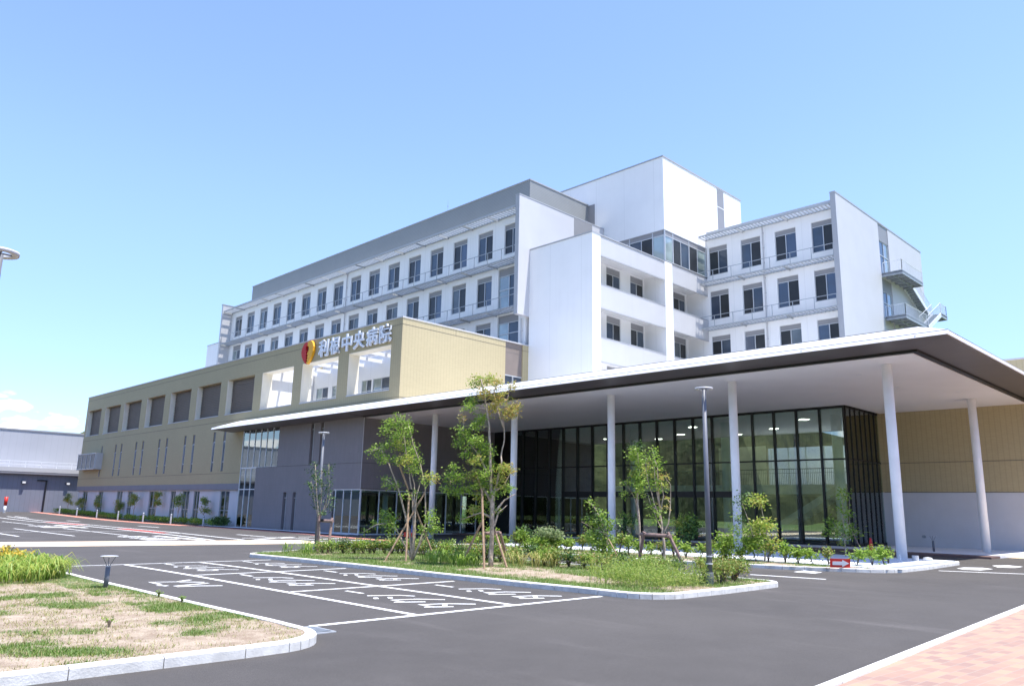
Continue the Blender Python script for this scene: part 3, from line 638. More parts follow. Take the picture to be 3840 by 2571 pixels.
# --- beige wing
WU = [(63.25, 69.1), (55.9, 61.75), (48.5, 54.33)]; WL = [(70.65, 76.45), (77.95, 83.7), (85.3, 90.9), (92.6, 98.1), (99.9, 105.7), (107.1, 112.8), (114.4, 119.9)]
SL = []
for a, b in ((75.95, 78.3), (83.3, 85.55), (90.55, 92.75), (97.75, 99.95), (104.95, 107.0)): SL += [a, b]
SL += [112.2]
holes = [(a, b, 10.73, 14.25) for a, b in WU+WL]+[(s-.27, s+.27, 5.05, 9.05) for s in SL]
mb = MB(); wall(mb, FB, 71.45, 120.6, 3.82, 10.0, 0, .4, [h for h in holes if h[2] < 10]); wall(mb, FB, YE, 71.45, 8.9, 10.0, 0, .4, [])
wall(mb, FB, YE, 120.6, 10.0, 16.2, 0, 1.05, [h for h in holes if h[2] > 10])
mb.box(36.2, 62, 70.0, 120.6, 9.9, 16.0); mb.box(35.4, 48.9, 71.45, 120.6, 3.82, 9.9)
part(mb, 'beige_wing_wall', beige)
mb = MB(); mb.box(XB+1.05, 46.13, YE, YE+.5, 9.0, 16.2); mb.box(48.3, XW, YE, YE+.5, 9.0, 16.2); mb.box(46.13, 48.3, YE, YE+.5, 9, 12.05); part(mb, 'beige_end_wall', beige)
mb = MB(); mb.box(46.13, 48.3, YE+.12, YE+.3, 13.3, 16.2); part(mb, 'recessed_panel', beige_d)
mb = MB(); mb.box(46.13, 48.3, YE+.2, YE+.26, 12.05, 13.3); part(mb, 'recessed_pane', pane_b)
mb = MB(); mb.box(46.13, 48.3, YE+.08, YE+.2, 13.22, 13.3); mb.box(47.15, 47.22, YE+.08, YE+.2, 12.05, 13.22); part(mb, 'recessed_frame', alu)
mb = MB(); mb.box(XB-.05, XB+1.1, YE-.05, 120.65, 16.2, 16.3); mb.box(XB+1.1, XW, YE-.05, YE+.55, 16.2, 16.3); mb.box(XB+1.1, XW, 69.95, 120.65, 16.2, 16.26); part(mb, 'beige_wing_coping', lgrey)
mb = MB()
for v in (15.68, 10.02): mb.box(XB-.012, XB+.0, YE, 120.6, v, v+.025); mb.box(XB, XW, YE-.012, YE, v, v+.025)
mb.box(XB-.012, XB, 71.5, 120.6, 5.02-.2, 5.045-.2)
for v in (40.4,): mb.box(v, v+.02, YE-.012, YE, 15.7, 16.2)
part(mb, 'wall_joints', joint)
mb = MB(); mb.box(XB-.02, XB+.4, 71.5, 120.5, 3.22, 3.82); part(mb, 'slate_band', baseband)
for k, (a, b) in enumerate(WL):
    mb = MB(); FB.box(mb, a, b, 10.73, 14.25, .62, .8); p_ = part(mb, 'louvred_opening', beige_d)
    mb = MB(); z = 10.9
    while z < 14.2: FB.box(mb, a+.02, b-.02, z, z+.05, .52, .62); z += .18
    part(mb, 'louvre_blades', beige_d, p_)
    mb = MB(); FB.box(mb, a-.02, b+.02, 10.66, 10.735, -.04, .55); part(mb, 'opening_trim', lgrey, p_); mb = MB(); FB.box(mb, b-.03, b, 10.735, 14.25, .01, .6); part(mb, 'opening_lining', beige_in, p_); mb = MB(); FB.box(mb, a, a+.03, 10.735, 14.25, .01, .6); part(mb, 'opening_lining', beige_in, p_)
for a, b in WU:
    mb = MB(); FB.box(mb, a-.03, b+.03, 10.64, 10.735, -.04, 1.08); part(mb, 'opening_trim', lgrey)
    mb = MB(); FB.box(mb, b-.02, b-.001, 10.74, 14.24, .01, 1.04); part(mb, 'opening_lining', beige_in); mb = MB(); FB.box(mb, a+.001, a+.02, 10.74, 14.24, .01, 1.04); part(mb, 'opening_lining', beige_in); mb = MB(); FB.box(mb, a+.02, b-.02, 14.2, 14.249, .01, 1.04); part(mb, 'opening_lining', beige_in)
for s in SL:
    mb = MB(); FB.box(mb, s-.24, s+.24, 8.05, 9.02, .05, .1); part(mb, 'slot_panel', dgrey)
    mb = MB(); FB.box(mb, s-.27, s+.27, 7.97, 8.05, .03, .12); FB.box(mb, s-.27, s+.27, 5.95, 6.02, .03, .12)
    for q in (-.27, .21): FB.box(mb, s+q, s+q+.06, 5.07, 8.0, .02, .14)
    w = part(mb, 'slot_window', alu)
    mb = MB(); FB.box(mb, s-.21, s+.21, 6.02, 7.97, .08, .1); part(mb, 'pane', pane_b, w)
    mb = MB(); FB.box(mb, s-.21, s+.21, 5.07, 5.95, .08, .1); part(mb, 'pane', pane_d, w)
# roof terrace behind the three openings
mb = MB(); F41 = Fc('X', 41.0); tw = [(57.0, 59.3, 10.2, 13.45), (62.3, 64.6, 10.2, 13.45), (60.0, 61.9, 10.2, 13.45), (66.9, 68.4, 10.2, 13.45)]
tw = [(59.6, 61.2, 11.0, 13.45), (56.7, 59.4, 11.0, 13.45), (64.9, 66.3, 11.0, 13.45), (67.0, 69.2, 11.0, 13.45)]
wall(mb, F41, YE+.5, 70, 9.9, 15.3, 0, .3, tw); mb.box(36.1, 41, 69.8, 69.98, 9.9, 15.6); part(mb, 'terrace_back_wall', white)
for i, (a, b, c, d) in enumerate(tw): make_window(F41, a, b, c, d, 0, i % 2, 'cross', .05)
mb = MB(); mb.box(36.05, 41, YE+.5, 70, 9.6, 9.9); part(mb, 'terrace_floor', lowwhite)
mb = MB()
for y in (49.3, 52.2, 55.1, 58, 60.9, 63.8, 66.7, 69.2): mb.box(36.05, 44, y, y+.22, 14.75, 15.05)
for x in (37.4, 39.2): mb.box(x, x+.2, YE+.5, 70, 15.05, 15.3)
mb.box(42, 42.3, YE+.5, 70, 15.3, 16.1); part(mb, 'terrace_beams', white)
mb = MB(); mb.tube([(40.9, 71.3-1.5, 9.9), (40.9, 69.8, 15)], .06, 8); part(mb, 'downpipe', lgrey)
# base storey of the beige wing
bh = [(a, b, -.1, 3.15) for a, b in ((74.15, 76.2), (81.0, 82.4), (83.5, 85.2), (87.1, 88.4), (92.3, 94.6), (99.95, 101.4), (103.2, 105.2), (110.2, 112), (116.4, 118.4))]
mb = MB(); f = Fc('X', XB+.22); wall(mb, f, 71.5, 120.3, -.6, 3.22, 0, .2, bh); mb.box(XB+.9, 48.9, 71.5, 120.3, -.6, 3.2); part(mb, 'base_storey_wall', basewall)
for a, b, c, d in bh:
    mb = MB()
    for u in (a, (a+b)/2-.03, b-.06): f.box(mb, u, u+.06, c, d, .04, .12)
    for v in (c, 1.2, d-.06): f.box(mb, a, b, v, v+.06, .05, .11)
    w = part(mb, 'base_window', alu); mb = MB(); f.box(mb, a, b, c, d, .12, .14); part(mb, 'pane', glass_g, w)
# glazed oriel on the beige wing
mb = MB(); f = Fc('X', 34.1)
for u in (111.6, 113.3, 115.1, 116.9, 118.6): f.box(mb, u, u+.1, 6.1, 8.0, 0, .1)
for v in (5.98, 8.0): f.box(mb, 111.5, 118.8, v, v+.12, -.04, .9)
f.box(mb, 111.5, 111.62, 6.1, 8.0, .1, .9); o_ = part(mb, 'oriel_window', alu)
mb = MB(); f.box(mb, 111.62, 118.7, 6.1, 8.0, .04, .06); f.box(mb, 111.62, 118.7, 6.1, 8.0, .8, .85); part(mb, 'pane', pane_d, o_)
# --- grey block
gh = [(58.4, 58.95, 5.25, 8.7), (56.85, 57.4, 5.25, 8.7), (62.15, 62.8, -.22, 2.96), (60.55, 61.15, -.22, 2.96)]
mb = MB(); wall(mb, FG, 51.1, 64.35, 5.22, 8.76, 0, .35, [h for h in gh if h[2] > 5]); wall(mb, FG, 54.95, 68.15, -.6, 3.2, 0, .35, [h for h in gh if h[2] < 5]); wall(mb, FG, 51.1, 68.15, 3.2, 5.2, 0, .35, [])
mb.box(XG+.35, 48.9, 51.1, 51.45, 3.25, 8.76); mb.box(XG+.5, 48.9, 55.3, 71.0, 3.3, 8.7); part(mb, 'taupe_block_wall', taupe)
mb = MB(); mb.box(XG-.01, XG, 51.1, 68.15, 5.19, 5.225); mb.box(XG, 48.9, 51.088, 51.1, 5.19, 5.225); mb.box(XG-.01, 48.9, 51.07, 51.1, 3.2, 3.26); part(mb, 'wall_joints', joint)
mb = MB(); mb.box(XG-.02, XG+.02, 51.07, 51.11, 3.2, 8.76); part(mb, 'corner_trim', lgrey)
for a, b, c, d in gh:
    mb = MB(); FG.box(mb, a, b, c, d, .24, .3); w = part(mb, 'slot_window', dgrey)
    mb = MB(); FG.box(mb, a+.02, a+.08, c, d, .14, .24); FG.box(mb, (a+b)/2, (a+b)/2+.05, c, d, .14, .24); FG.box(mb, a+.08, b, d-.5, d-.44, .14, .24); part(mb, 'frame', alu, w)
# glazed strip between the grey block and the beige wing
mb = MB(); f = Fc('X', XG+.05)
for u in (64.35, 65.5, 66.65, 67.8, 68.95, 70.15, 71.35): f.box(mb, u, u+.06, 5.25, 8.75, 0, .12)
for u in (68.15, 69.2, 70.3, 71.35): f.box(mb, u, u+.06, -.5, 5.2, 0, .12)
f.box(mb, 68.15, 71.4, 5.17, 5.26, -.01, .13); f.box(mb, 64.3, 68.15, 5.2, 5.26, .0, .13); f.box(mb, 68.15, 71.4, 3.2, 3.28, -.01, .13); f.box(mb, 68.15, 71.4, -.35, -.2, 0, .13); w = part(mb, 'glazed_strip', galvw)
mb = MB(); f.box(mb, 64.35, 71.4, 5.25, 8.74, .055, .065); f.box(mb, 68.2, 71.4, -.35, 5.2, .055, .065); part(mb, 'glazing', glass_g, w)
mb = MB(); mb.box(36.5, 36.7, 64.3, 71.45, -.3, 8.7); mb.box(35.2, 36.5, 68.3, 71.4, -.4, -.3); mb.box(35.1, 36.5, 64.4, 71.4, 5.05, 5.2); part(mb, 'stair_hall_back', lowwhite)
# glazed ground floor corner of the grey block
mb = MB(); gz0 = -.25
for u in (51.15, 52.35, 53.45, 54.6): FG.box(mb, u, u+.06, gz0, 3.2, .05, .15)
FG.box(mb, 51.1, 54.9, 3.12, 3.2, .04, .16); FG.box(mb, 51.1, 54.9, gz0, gz0+.12, .04, .16)
fy = Fc('Y', 51.14)
for k in range(9): u = 34.8+k*1.72; fy.box(mb, u, u+.07, gz0, 3.2, 0, .1)
fy.box(mb, 34.8, 48.8, 3.1, 3.2, 0, .1); fy.box(mb, 34.8, 48.8, gz0, gz0+.1, 0, .1); w = part(mb, 'corner_glazing', galvw)
mb = MB(); FG.box(mb, 51.16, 54.9, gz0, 3.15, .09, .1); part(mb, 'pane', glass_g, w)
mb = MB(); fy.box(mb, 34.85, 48.8, gz0, 3.15, .04, .05); part(mb, 'pane', glass_l, w)
mb = MB(); mb.box(40, 48.6, 54.9, 55.1, gz0, 3.2); mb.box(34.8, 40, 55.0, 55.2, gz0, 3.2); part(mb, 'office_back_wall', brownw)
mb = MB(); mb.box(34.8, 48.6, 51.3, 55.2, gz0-.2, gz0-.01); part(mb, 'office_floor', floorin)
mb = MB(); mb.box(34.8, 48.7, 51.46, 55.2, 3.0, 3.2); part(mb, 'office_ceiling', soffit)
for x in (38.2, 43.0): mb = MB(); mb.cyl(x, 52.6, gz0, 3.0, .22, n=20); part(mb, 'inner_column', colm, smooth=True)
# --- glazed lobby
GX = 48.9; fg = Fc('X', GX); lob = thing  # lobby parts hang under one frame
mb = MB(); us = [19.5+1.552*k for k in range(20)]
for u in us: zb = gz(0, u); fg.box(mb, u, u+.10, zb, 8.68, -.16, .06)
fg.box(mb, 19.5, 49.1, 5.33, 5.43, -.03, .05); fg.box(mb, 19.5, 49.1, 8.55, 8.72, -.02, .06)
for a, b in zip(us, us[1:]): zb = min(gz(0, a), gz(0, b)); fg.box(mb, a+.1, b, zb, zb+.24, -.02, .05)
fg.box(mb, us[5]+.1, us[15], 3.0, 3.42, -.08, .06)
fgs = Fc('Y', 19.5)
for k in range(8): u = 48.9+k*.78; fgs.box(mb, u, u+.04, .1, 8.68, -.05, .05)
fgs.box(mb, 48.9, 54.3, 5.33, 5.43, -.02, .04); fgs.box(mb, 48.9, 54.3, 8.55, 8.72, -.01, .05); fgs.box(mb, 48.9, 54.3, .1, .3, -.02, .04)
w = part(mb, 'lobby_mullions', black)
for a, b in zip(us, us[1:]): mb = MB(); fg.box(mb, a+.1, b, gz(0, a), 8.6, .0, .012); part(mb, 'lobby_pane', glass_l, w)
mb = MB(); fgs.box(mb, 48.97, 54.28, .1, 8.6, .0, .012); part(mb, 'lobby_pane', glass_l, w)
mb = MB(); mb.box(49.0, 63, 19.6, 51.0, -.4, -.05); part(mb, 'lobby_floor', floorin)
mb = MB(); mb.box(49.0, 63, 19.6, 51.0, 8.5, 8.7); mb.box(49, 63, 19.6, 51, 8.9, 9.2); part(mb, 'lobby_ceiling', soffit)
mb = MB(); fb_ = Fc('X', 62.0); wall(mb, fb_, 19.6, 51, -.3, 8.5, 0, .3, [(20.6, 31.5, 4.2, 7.4)]); mb.box(49.0, 62, 50.8, 51.0, -.3, 8.5); part(mb, 'lobby_back_wall', brownw)
mb = MB(); wall(mb, fb_, 31.55, 36, 4.2, 7.6, -.04, 0, []); part(mb, 'lobby_cream_wall', beige_in)
mb = MB()
for k in range(8): u = 20.6+k*1.5; fb_.box(mb, u, u+.08, 4.2, 7.4, .1, .2)
part(mb, 'courtyard_window_frame', galvw)
mb = MB(); mb.box(56.5, 62, 19.7, 44, 3.45, 4.15); part(mb, 'mezzanine_slab', lowwhite)
mb = MB(); mb.tube([(56.55, 19.8, 5.3), (56.55, 44, 5.3)], .03, 6); mb.tube([(56.55, 19.8, 5.0), (56.55, 44, 5.0)], .015, 6)
for k in range(170): u = 19.8+k*.1425; mb.box(56.54, 56.56, u, u+.022, 4.15, 5.3)
part(mb, 'mezzanine_railing', dgrey)
for y in (21.2, 29.4, 37.6, 45.8): mb = MB(); mb.cyl(51.6, y, gz(0, y), 8.5, .32, n=28); part(mb, 'inner_column', colm, smooth=True)
mb = MB()   # inner stair rising to the mezzanine
for k in range(22): a = k/22; mb.box(54.2, 56.0, 28.5-a*6.2, 28.5-a*6.2-.34, a*3.9-.02, a*3.9+.16)
part(mb, 'lobby_stair', lowwhite)
mb = MB()
for x in (54.15, 56.0): mb.hexa([(x, 28.7, -.25), (x+.06, 28.7, -.25), (x+.06, 22.2, 3.6), (x, 22.2, 3.6)], [(x, 28.7, .3), (x+.06, 28.7, .3), (x+.06, 22.2, 4.15), (x, 22.2, 4.15)])
part(mb, 'lobby_stair_stringers', lgrey)
em = bpy.data.materials.new('lit ceiling panel'); em.use_nodes = True; e_ = em.node_tree.nodes['Principled BSDF']; e_.inputs['Emission Color'].default_value = (1, .95, .85, 1); e_.inputs['Emission Strength'].default_value = 4.0
for x, y in ((53, 24), (53, 33), (53, 41), (53, 47), (57.5, 28.5), (57.5, 37), (57.5, 45), (60, 23), (60, 33), (60, 41)):  # lobby has such lights; extra panels added to brighten its dark interior
    mb = MB(); mb.hexa([(x-.4, y, 8.47), (x, y-.4, 8.47), (x+.4, y, 8.47), (x, y+.4, 8.47)], [(x-.4, y, 8.498), (x, y-.4, 8.498), (x+.4, y, 8.498), (x, y+.4, 8.498)]); part(mb, 'ceiling_light', em)
mb = MB()   # double entrance door leaves
for u in (us[8]+.12, us[9]-1.4): fg.box(mb, u, u+.06, -.1, 3.0, .1, .16)
mb.box(GX+.6, GX+.75, us[8]+.1, us[9], gz(0, 32), 3.0); part(mb, 'entrance_door', black)
# courtyard wall seen through the lobby, white deck added to bounce light onto it
mb = MB(); mb.box(67.5, 67.8, 16, 40, -.3, 9.25); mb.box(62.35, 67.45, 16.2, 39, 3.9, 4.05); part(mb, 'courtyard_wall_bounce_deck', white)
mb = MB(); mb.box(48.85, 49.0, 49.09, 51.09, -.3, 8.7); part(mb, 'dark_end_panel', black)  # black panel added to block the bright slit beside the lobby glass
# --- beige wall at the right of the entrance
f = Fc('X', 54.3); mb = MB(); wall(mb, f, -14, 19.6, 3.5, 11.4, 0, .4, []); mb.box(54.7, 66, -14, 16, 3.5, 11.2); part(mb, 'side_wing_wall', beige)
mb = MB(); wall(mb, f, -14, 19.6, -.3, 3.5, .02, .4, []); mb.box(54.7, 66, -14, 16, -.3, 3.5); part(mb, 'side_wing_base', basewall)
mb = MB(); mb.box(54.26, 66, -14.05, 16.05, 11.4, 11.5); part(mb, 'side_wing_coping', lgrey)
mb = MB(); mb.box(54.288, 54.3, -14, 19.4, 5.36, 5.39); mb.box(54.288, 54.3, -14, 19.4, 3.49, 3.52); part(mb, 'wall_joints', joint)
mb = MB(); mb.tube([(54.3, 17.2, .75), (54.12, 17.2, .75)], .09, 10); part(mb, 'hose_valve', galv)
mb = MB(); mb.box(54.2, 66, 16, 19.6, 8.75, 9.25); part(mb, 'side_wing_roof', roofm)

# ------------------------------------------------------------------ entrance canopy
CE = thing('entrance_canopy', 'broad white roofed entrance canopy with dark underside edge on slim white columns', 'canopy', (36.7, 27, 0))
def cpart(mb, name, mat, smooth=False): return mb.build(name, mat, CE, smooth)
x0, y0, zt, ze = 32.6, 8.83, 9.03, 8.88
mb = MB()   # sloping eaves : front, right hip, left hip
RX, RY, RZ, YL, YLr = 34.15, 10.35, 9.66, 73.9, 71.2
xr, zr = x0+.1, zt+.034; mb.face([(xr, y0, zr), (xr, YL, zr), (RX, YLr, RZ), (RX, RY, RZ)][::-1]); mb.face([(xr, y0, zr), (RX, RY, RZ), (54.25, RY, RZ), (54.25, y0, zt)][::-1]); mb.face([(xr, YL, zr), (34.95, YL, zt), (34.95, YLr, RZ), (RX, YLr, RZ)][::-1])
mb.box(RX, 54.25, RY, 38.6, 9.3, RZ); mb.box(RX, 48.9, 38.6, 47.1, 9.3, RZ); mb.box(RX, 34.95, 47.1, YLr, 9.3, RZ)
cpart(mb, 'roof_sheet', roofm)
mb = MB(); mb.hexa([(x0, y0, ze), (x0+.12, y0, ze), (x0+.12, YL, ze), (x0, YL, ze)], [(x0+.09, y0, zt+.034), (x0+.12, y0, zt+.034), (x0+.12, YL, zt+.034), (x0+.09, YL, zt+.034)]); mb.box(x0+.121, 54.25, y0, y0+.06, ze, zt-.002); mb.box(x0+.121, 34.95, YL-.06, YL, ze, zt-.002); cpart(mb, 'fascia', roofm)
mb = MB(); mb.box(x0+.085, x0+.11, y0, YL, zt+.03, zt+.052)
for k in range(14): y = 10+k*4.7; mb.box(x0+.02, x0+.05, y, y+.05, ze+.06, ze+.085)
mb.box(RX-.02, RX+.01, RY, YLr, RZ-.005, RZ+.03); cpart(mb, 'drip_edge', mgrey)
zs = 8.75
mb = MB(); mb.hexa([(x0+.061, y0+.061, ze-.02), (34.5, 10.56, zs+.05), (34.5, 51.05, zs+.05), (x0+.061, 51.05, ze-.02)], [(x0+.061, y0+.061, ze+.02), (34.5, 10.56, zs+.35), (34.5, 51.05, zs+.35), (x0+.061, 51.05, ze+.02)])
mb.hexa([(x0+.061, y0+.061, ze-.021), (54.25, y0+.061, ze-.021), (54.25, 10.56, zs+.049), (34.5, 10.56, zs+.049)], [(x0+.061, y0+.061, ze+.019), (54.25, y0+.061, ze+.019), (54.25, 10.56, zs+.34), (34.5, 10.56, zs+.34)])
mb.hexa([(x0+.061, 51.05, ze-.02), (34.69, 51.05, zs), (34.69, YL-.07, zs), (x0+.061, YL-.07, ze-.02)], [(x0+.061, 51.05, ze+.02), (34.69, 51.05, zs+.2), (34.69, YL-.07, zs+.2), (x0+.061, YL-.07, ze+.02)]); cpart(mb, 'dark_eaves_soffit', bronze)
mb = MB(); mb.box(34.52, 34.75, 10.58, 51.05, zs-.05, zs+.3); mb.box(34.75, 54.25, 10.58, 10.8, zs-.05, zs+.3); cpart(mb, 'painted_shadow_gap', black)  # solid black strips stand in for the shade inside the soffit gap
mb = MB(); mb.box(34.78, 48.7, 10.83, 51.06, zs-.06, zs+.3); mb.box(48.7, 54.28, 10.83, 19.34, zs-.06, zs+.3); cpart(mb, 'soffit', soffit)
mb = MB()
for x, y in ((38.5, 14.5), (38.5, 22), (38.5, 30), (38.5, 38), (43.5, 14.5), (43.5, 18), (43.5, 26), (43.5, 34), (43.5, 42), (50.5, 13.5), (47, 12.5)): mb.cyl(x, y, zs-.075, zs-.061, .13, n=14)
cpart(mb, 'downlights', galvw)
for x, y in ((36.7, 12.6), (36.7, 20.4), (36.7, 28.4), (36.7, 36.5), (36.7, 44.8), (50.3, 12.75)):
    mb = MB(); mb.cyl(x, y, gz(0, y)+(.13 if x < 40 and y < 33 else .0), zs-.06, .218, n=32)
    o_ = mb.build('column', colm, CE, True)
    for p in o_.data.polygons:
        if abs(p.normal.z) > .9: p.use_smooth = False

# ------------------------------------------------------------------ hospital sign
SG = thing('hospital_sign', 'raised white Japanese lettering on the beige wall above the openings', 'sign', (34.8, 53.6, 15.2))
for ch, a, b in zip('利根中央病院', (58.92, 57.11, 55.28, 53.55, 51.75, 49.94), (57.33, 55.55, 53.75, 51.96, 50.1, 48.37)):
    me, bb = glyph_mesh(ch, .018, .1); mb = MB(); cx = (a+b)/2; s = min((a-b)/(bb[1]-bb[0]), 1.5/(bb[3]-bb[2]))
    for v in me.vertices: mb.v.append((34.86-v.co.z*.8, cx-(v.co.x-(bb[0]+bb[1])/2)*(a-b)/(bb[1]-bb[0])*.96, 15.2+(v.co.y-(bb[2]+bb[3])/2)*1.5/(bb[3]-bb[2])))
    mb.f = [tuple(p.vertices) for p in me.polygons]; o_ = mb.build('letter', signw, SG)
EM = thing('heart_emblem', 'red and orange heart shaped emblem mounted left of the white lettering', 'emblem', (34.8, 60.6, 15.2))
exm = lambda u, v, d: (34.98-d, 60.63-u, 15.22+v)
left = [(-.06, .80), (-.32, .86), (-.62, .74), (-.90, .42), (-1.02, .02), (-.92, -.34), (-.62, -.74), (-.25, -1.06), (-.08, -1.14), (-.10, -.92), (-.22, -.84), (-.06, -.72), (-.24, -.60), (-.06, -.48), (-.26, -.36), (-.06, -.22), (-.28, -.10), (-.10, .04), (-.30, .20), (-.34, .36), (-.22, .50), (-.02, .56)]
right = [(0, .84), (.22, .92), (.50, .92), (.80, .72), (.98, .34), (.96, -.06), (.78, -.46), (.45, -.86), (.12, -1.16), (-.02, -1.12), (.0, -.94), (.14, -.86), (.0, -.74), (.16, -.62), (.0, -.50), (.18, -.38), (.0, -.24), (.10, -.06), (.24, .10), (.26, .30), (.14, .42), (-.02, .50)]
for poly, m_, nm in ((left, signred, 'red_half'), (right, signyel, 'orange_half')):
    mb = MB(); mb.prism([(u, v) for u, v in poly][::-1], 0.02, .26, exm); mb.build(nm, m_, EM)

# ------------------------------------------------------------------ background building at far left
BG = thing('warehouse_building', 'low grey metal sided building far left behind the car park', 'building', (25, 128, .1))
mb = MB(); mb.box(-60, 44, 131, 160, 6.3, 11.75); mb.build('upper_wall', bggrey, BG)
mb = MB(); mb.box(-60, 44, 130.9, 160, 11.75, 11.95); mb.build('roof_edge', finedge, BG)
mb = MB(); mb.box(-60, 42, 128.3, 160, -.4, 5.75); mb.build('lower_wall', bgblue, BG)
mb = MB(); mb.box(-60, 42, 127.6, 131, 5.75, 6.35); mb.build('ledge', lgrey, BG)
mb = MB(); mb.box(-60, 42, 127.62, 128.3, 5.45, 5.7); mb.build('ledge_trim', baseband, BG)
mb = MB()
for z in (6.75, 7.2): mb.box(-60, 42, 127.75, 127.8, z, z+.06)
for k in range(50): x = -58+k*2; mb.box(x, x+.05, 127.75, 127.8, 6.35, 7.2)
mb.build('railing', signw, BG)
mb = MB(); mb.box(31.9, 33.2, 128.12, 128.26, 4.55, 4.7); mb.tube([(33.1, 128.15, 4.6), (33.1, 128.15, 0)], .11, 8); mb.build('downpipe', black, BG)
for x in (30.2, 35.9): mb = MB(); mb.box(x-.25, x+.25, 127.9, 128.3, 4.15, 4.5); o_ = mb.build('wall_lamp', dgrey, BG); mb = MB(); mb.box(x-.2, x+.2, 127.8, 127.9, 4.15, 4.4); mb.build('lamp_glass', conew, o_)

# ------------------------------------------------------------------ plants
GLOB = Matrix.Rotation(YAW-pi/2, 4, 'Z')
def rnd_dir():
    z = random.uniform(-1, 1); a = random.uniform(0, 2*pi); s = math.sqrt(1-z*z); return Vector((s*cos(a), s*sin(a), z))
def leaf(mb, p, size, droop=0., asp=.5):
    d = rnd_dir(); d.z = d.z*.6-droop; d.normalize(); s = d.orthogonal().normalized(); s.rotate(Matrix.Rotation(random.uniform(0, 2*pi), 3, d))
    s = (s*.75+Vector((s.x, s.y, 0))*.5).normalized(); L_ = size*random.uniform(.7, 1.3); w = s*L_*asp*.5
    m_ = p+d*L_*.5
    mb.face([p, m_+w, p+d*L_, m_-w])
def limb(mb, P, r0, r1, n=7, jit=.0):
    m = len(P); mb.tube(P, [r0+(r1-r0)*k/(m-1) for k in range(m)], n)
def subdiv(P, jit, k=3):
    o = []
    for a, b in zip(P, P[1:]):
        for i in range(k): q = a.lerp(b, i/k); o.append(q+Vector((random.uniform(-jit, jit), random.uniform(-jit, jit), 0)) if i else q)
    return o+[P[-1]]
def blob_tree(name, label, cat, data, r0=.05, leafsize=.10, dens=1., barkm=bark, group=None, thick=1.0, forks=(.5, .3), asp=.5, matmap=None):
    base, stems, blobs = data; rng = random.getstate(); random.seed(hash_name(label))
    t = thing(name, label, cat, base, group, YAW-pi/2)
    tm = MB(); ends = []
    Ps = [[Vector((a, random.uniform(-.12, .12)*min(1, max(0, b))*thick, b)) for a, b in st] for st in stems]
    for k, P in enumerate(Ps):
        if k: # snap start of limb to the nearest point of an earlier one
            q = min((p for Q in Ps[:k] for p in subdiv(Q, 0, 6)), key=lambda p: (p-P[0]).length); P[0] = q.copy()
        P2 = subdiv(P, .012, 3); rr = r0*(1. if k == 0 else forks[0]); limb(tm, P2, rr, rr*.22); ends += P2
    allp = ends; grp = {}
    for (bx, bz, rx, rz, ci) in blobs:
        rx *= .9; rz *= .9
        c = Vector((bx, random.uniform(-.35, .35)*thick, bz)); q = min(allp, key=lambda p: (p-c).length)
        n_tw = max(2, int(3+rx*8)); tips = []
        mid = q.lerp(c, .5)+Vector((0, 0, .03)); tm.tube([q, mid, c], [r0*.22, r0*.14, r0*.08], 4, False)
        for _ in range(n_tw):
            d = rnd_dir(); e = c+Vector((d.x*rx*.8, d.y*rx*.8, d.z*rz*.8)); tm.tube([c.lerp(q, random.random()*.3), e], [r0*.07, r0*.03], 3, False); tips.append(e)
        n = int(dens*(30+rx*rz*6500)); g = grp.setdefault(ci, MB())
        cl = [c+Vector((d.x*rx, d.y*rx, d.z*rz))*random.uniform(.3, 1.) for d in (rnd_dir() for _ in range(max(3, n//26)))]+tips
        for _ in range(n):
            k_ = random.choice(cl); s_ = leafsize*1.1; leaf(g, k_+Vector((random.gauss(0, s_), random.gauss(0, s_), random.gauss(0, s_*.7))), leafsize, .25, asp)
    place(tm, 'trunk', barkm, t, True)
    for ci, g in sorted(grp.items()): place(g, 'foliage', (matmap or LM)[ci], t)
    random.setstate(rng); return t
def hash_name(s_): return sum((i+1)*ord(c) for i, c in enumerate(s_)) % 100003
def place(mb, name, mat, parent, smooth=False, label=None):   # mesh in the parent's local frame
    me = bpy.data.meshes.new(name); me.from_pydata(mb.v, [], mb.f); me.update(); me.materials.append(mat)
    if smooth: me.polygons.foreach_set('use_smooth', [True]*len(me.polygons))
    o = bpy.data.objects.new(name, me); COL.objects.link(o); o.parent = parent
    if label: o['label'] = label
    return o
def stakes(parent_label, legs, r=.035, mat=woodp, beam=None, tie=None, name='tree_stake', cat='tree support', rope_r=.05):
    t = thing(name, parent_label, cat, legs[0][0])
    for a, b in legs: mb = MB(); mb.tube([a, b], r, 8); mb.build('pole', mat, t)
    if beam:
        for a, b in beam: mb = MB(); mb.tube([a, b], r*1.05, 8); mb.build('crossbar', mat, t)
    if tie: mb = MB(); mb.tube([(tie[0], tie[1], tie[2]-.05), (tie[0], tie[1], tie[2]+.05)], rope_r+.02, 8); mb.build('rope_binding', rope, t)
    return t
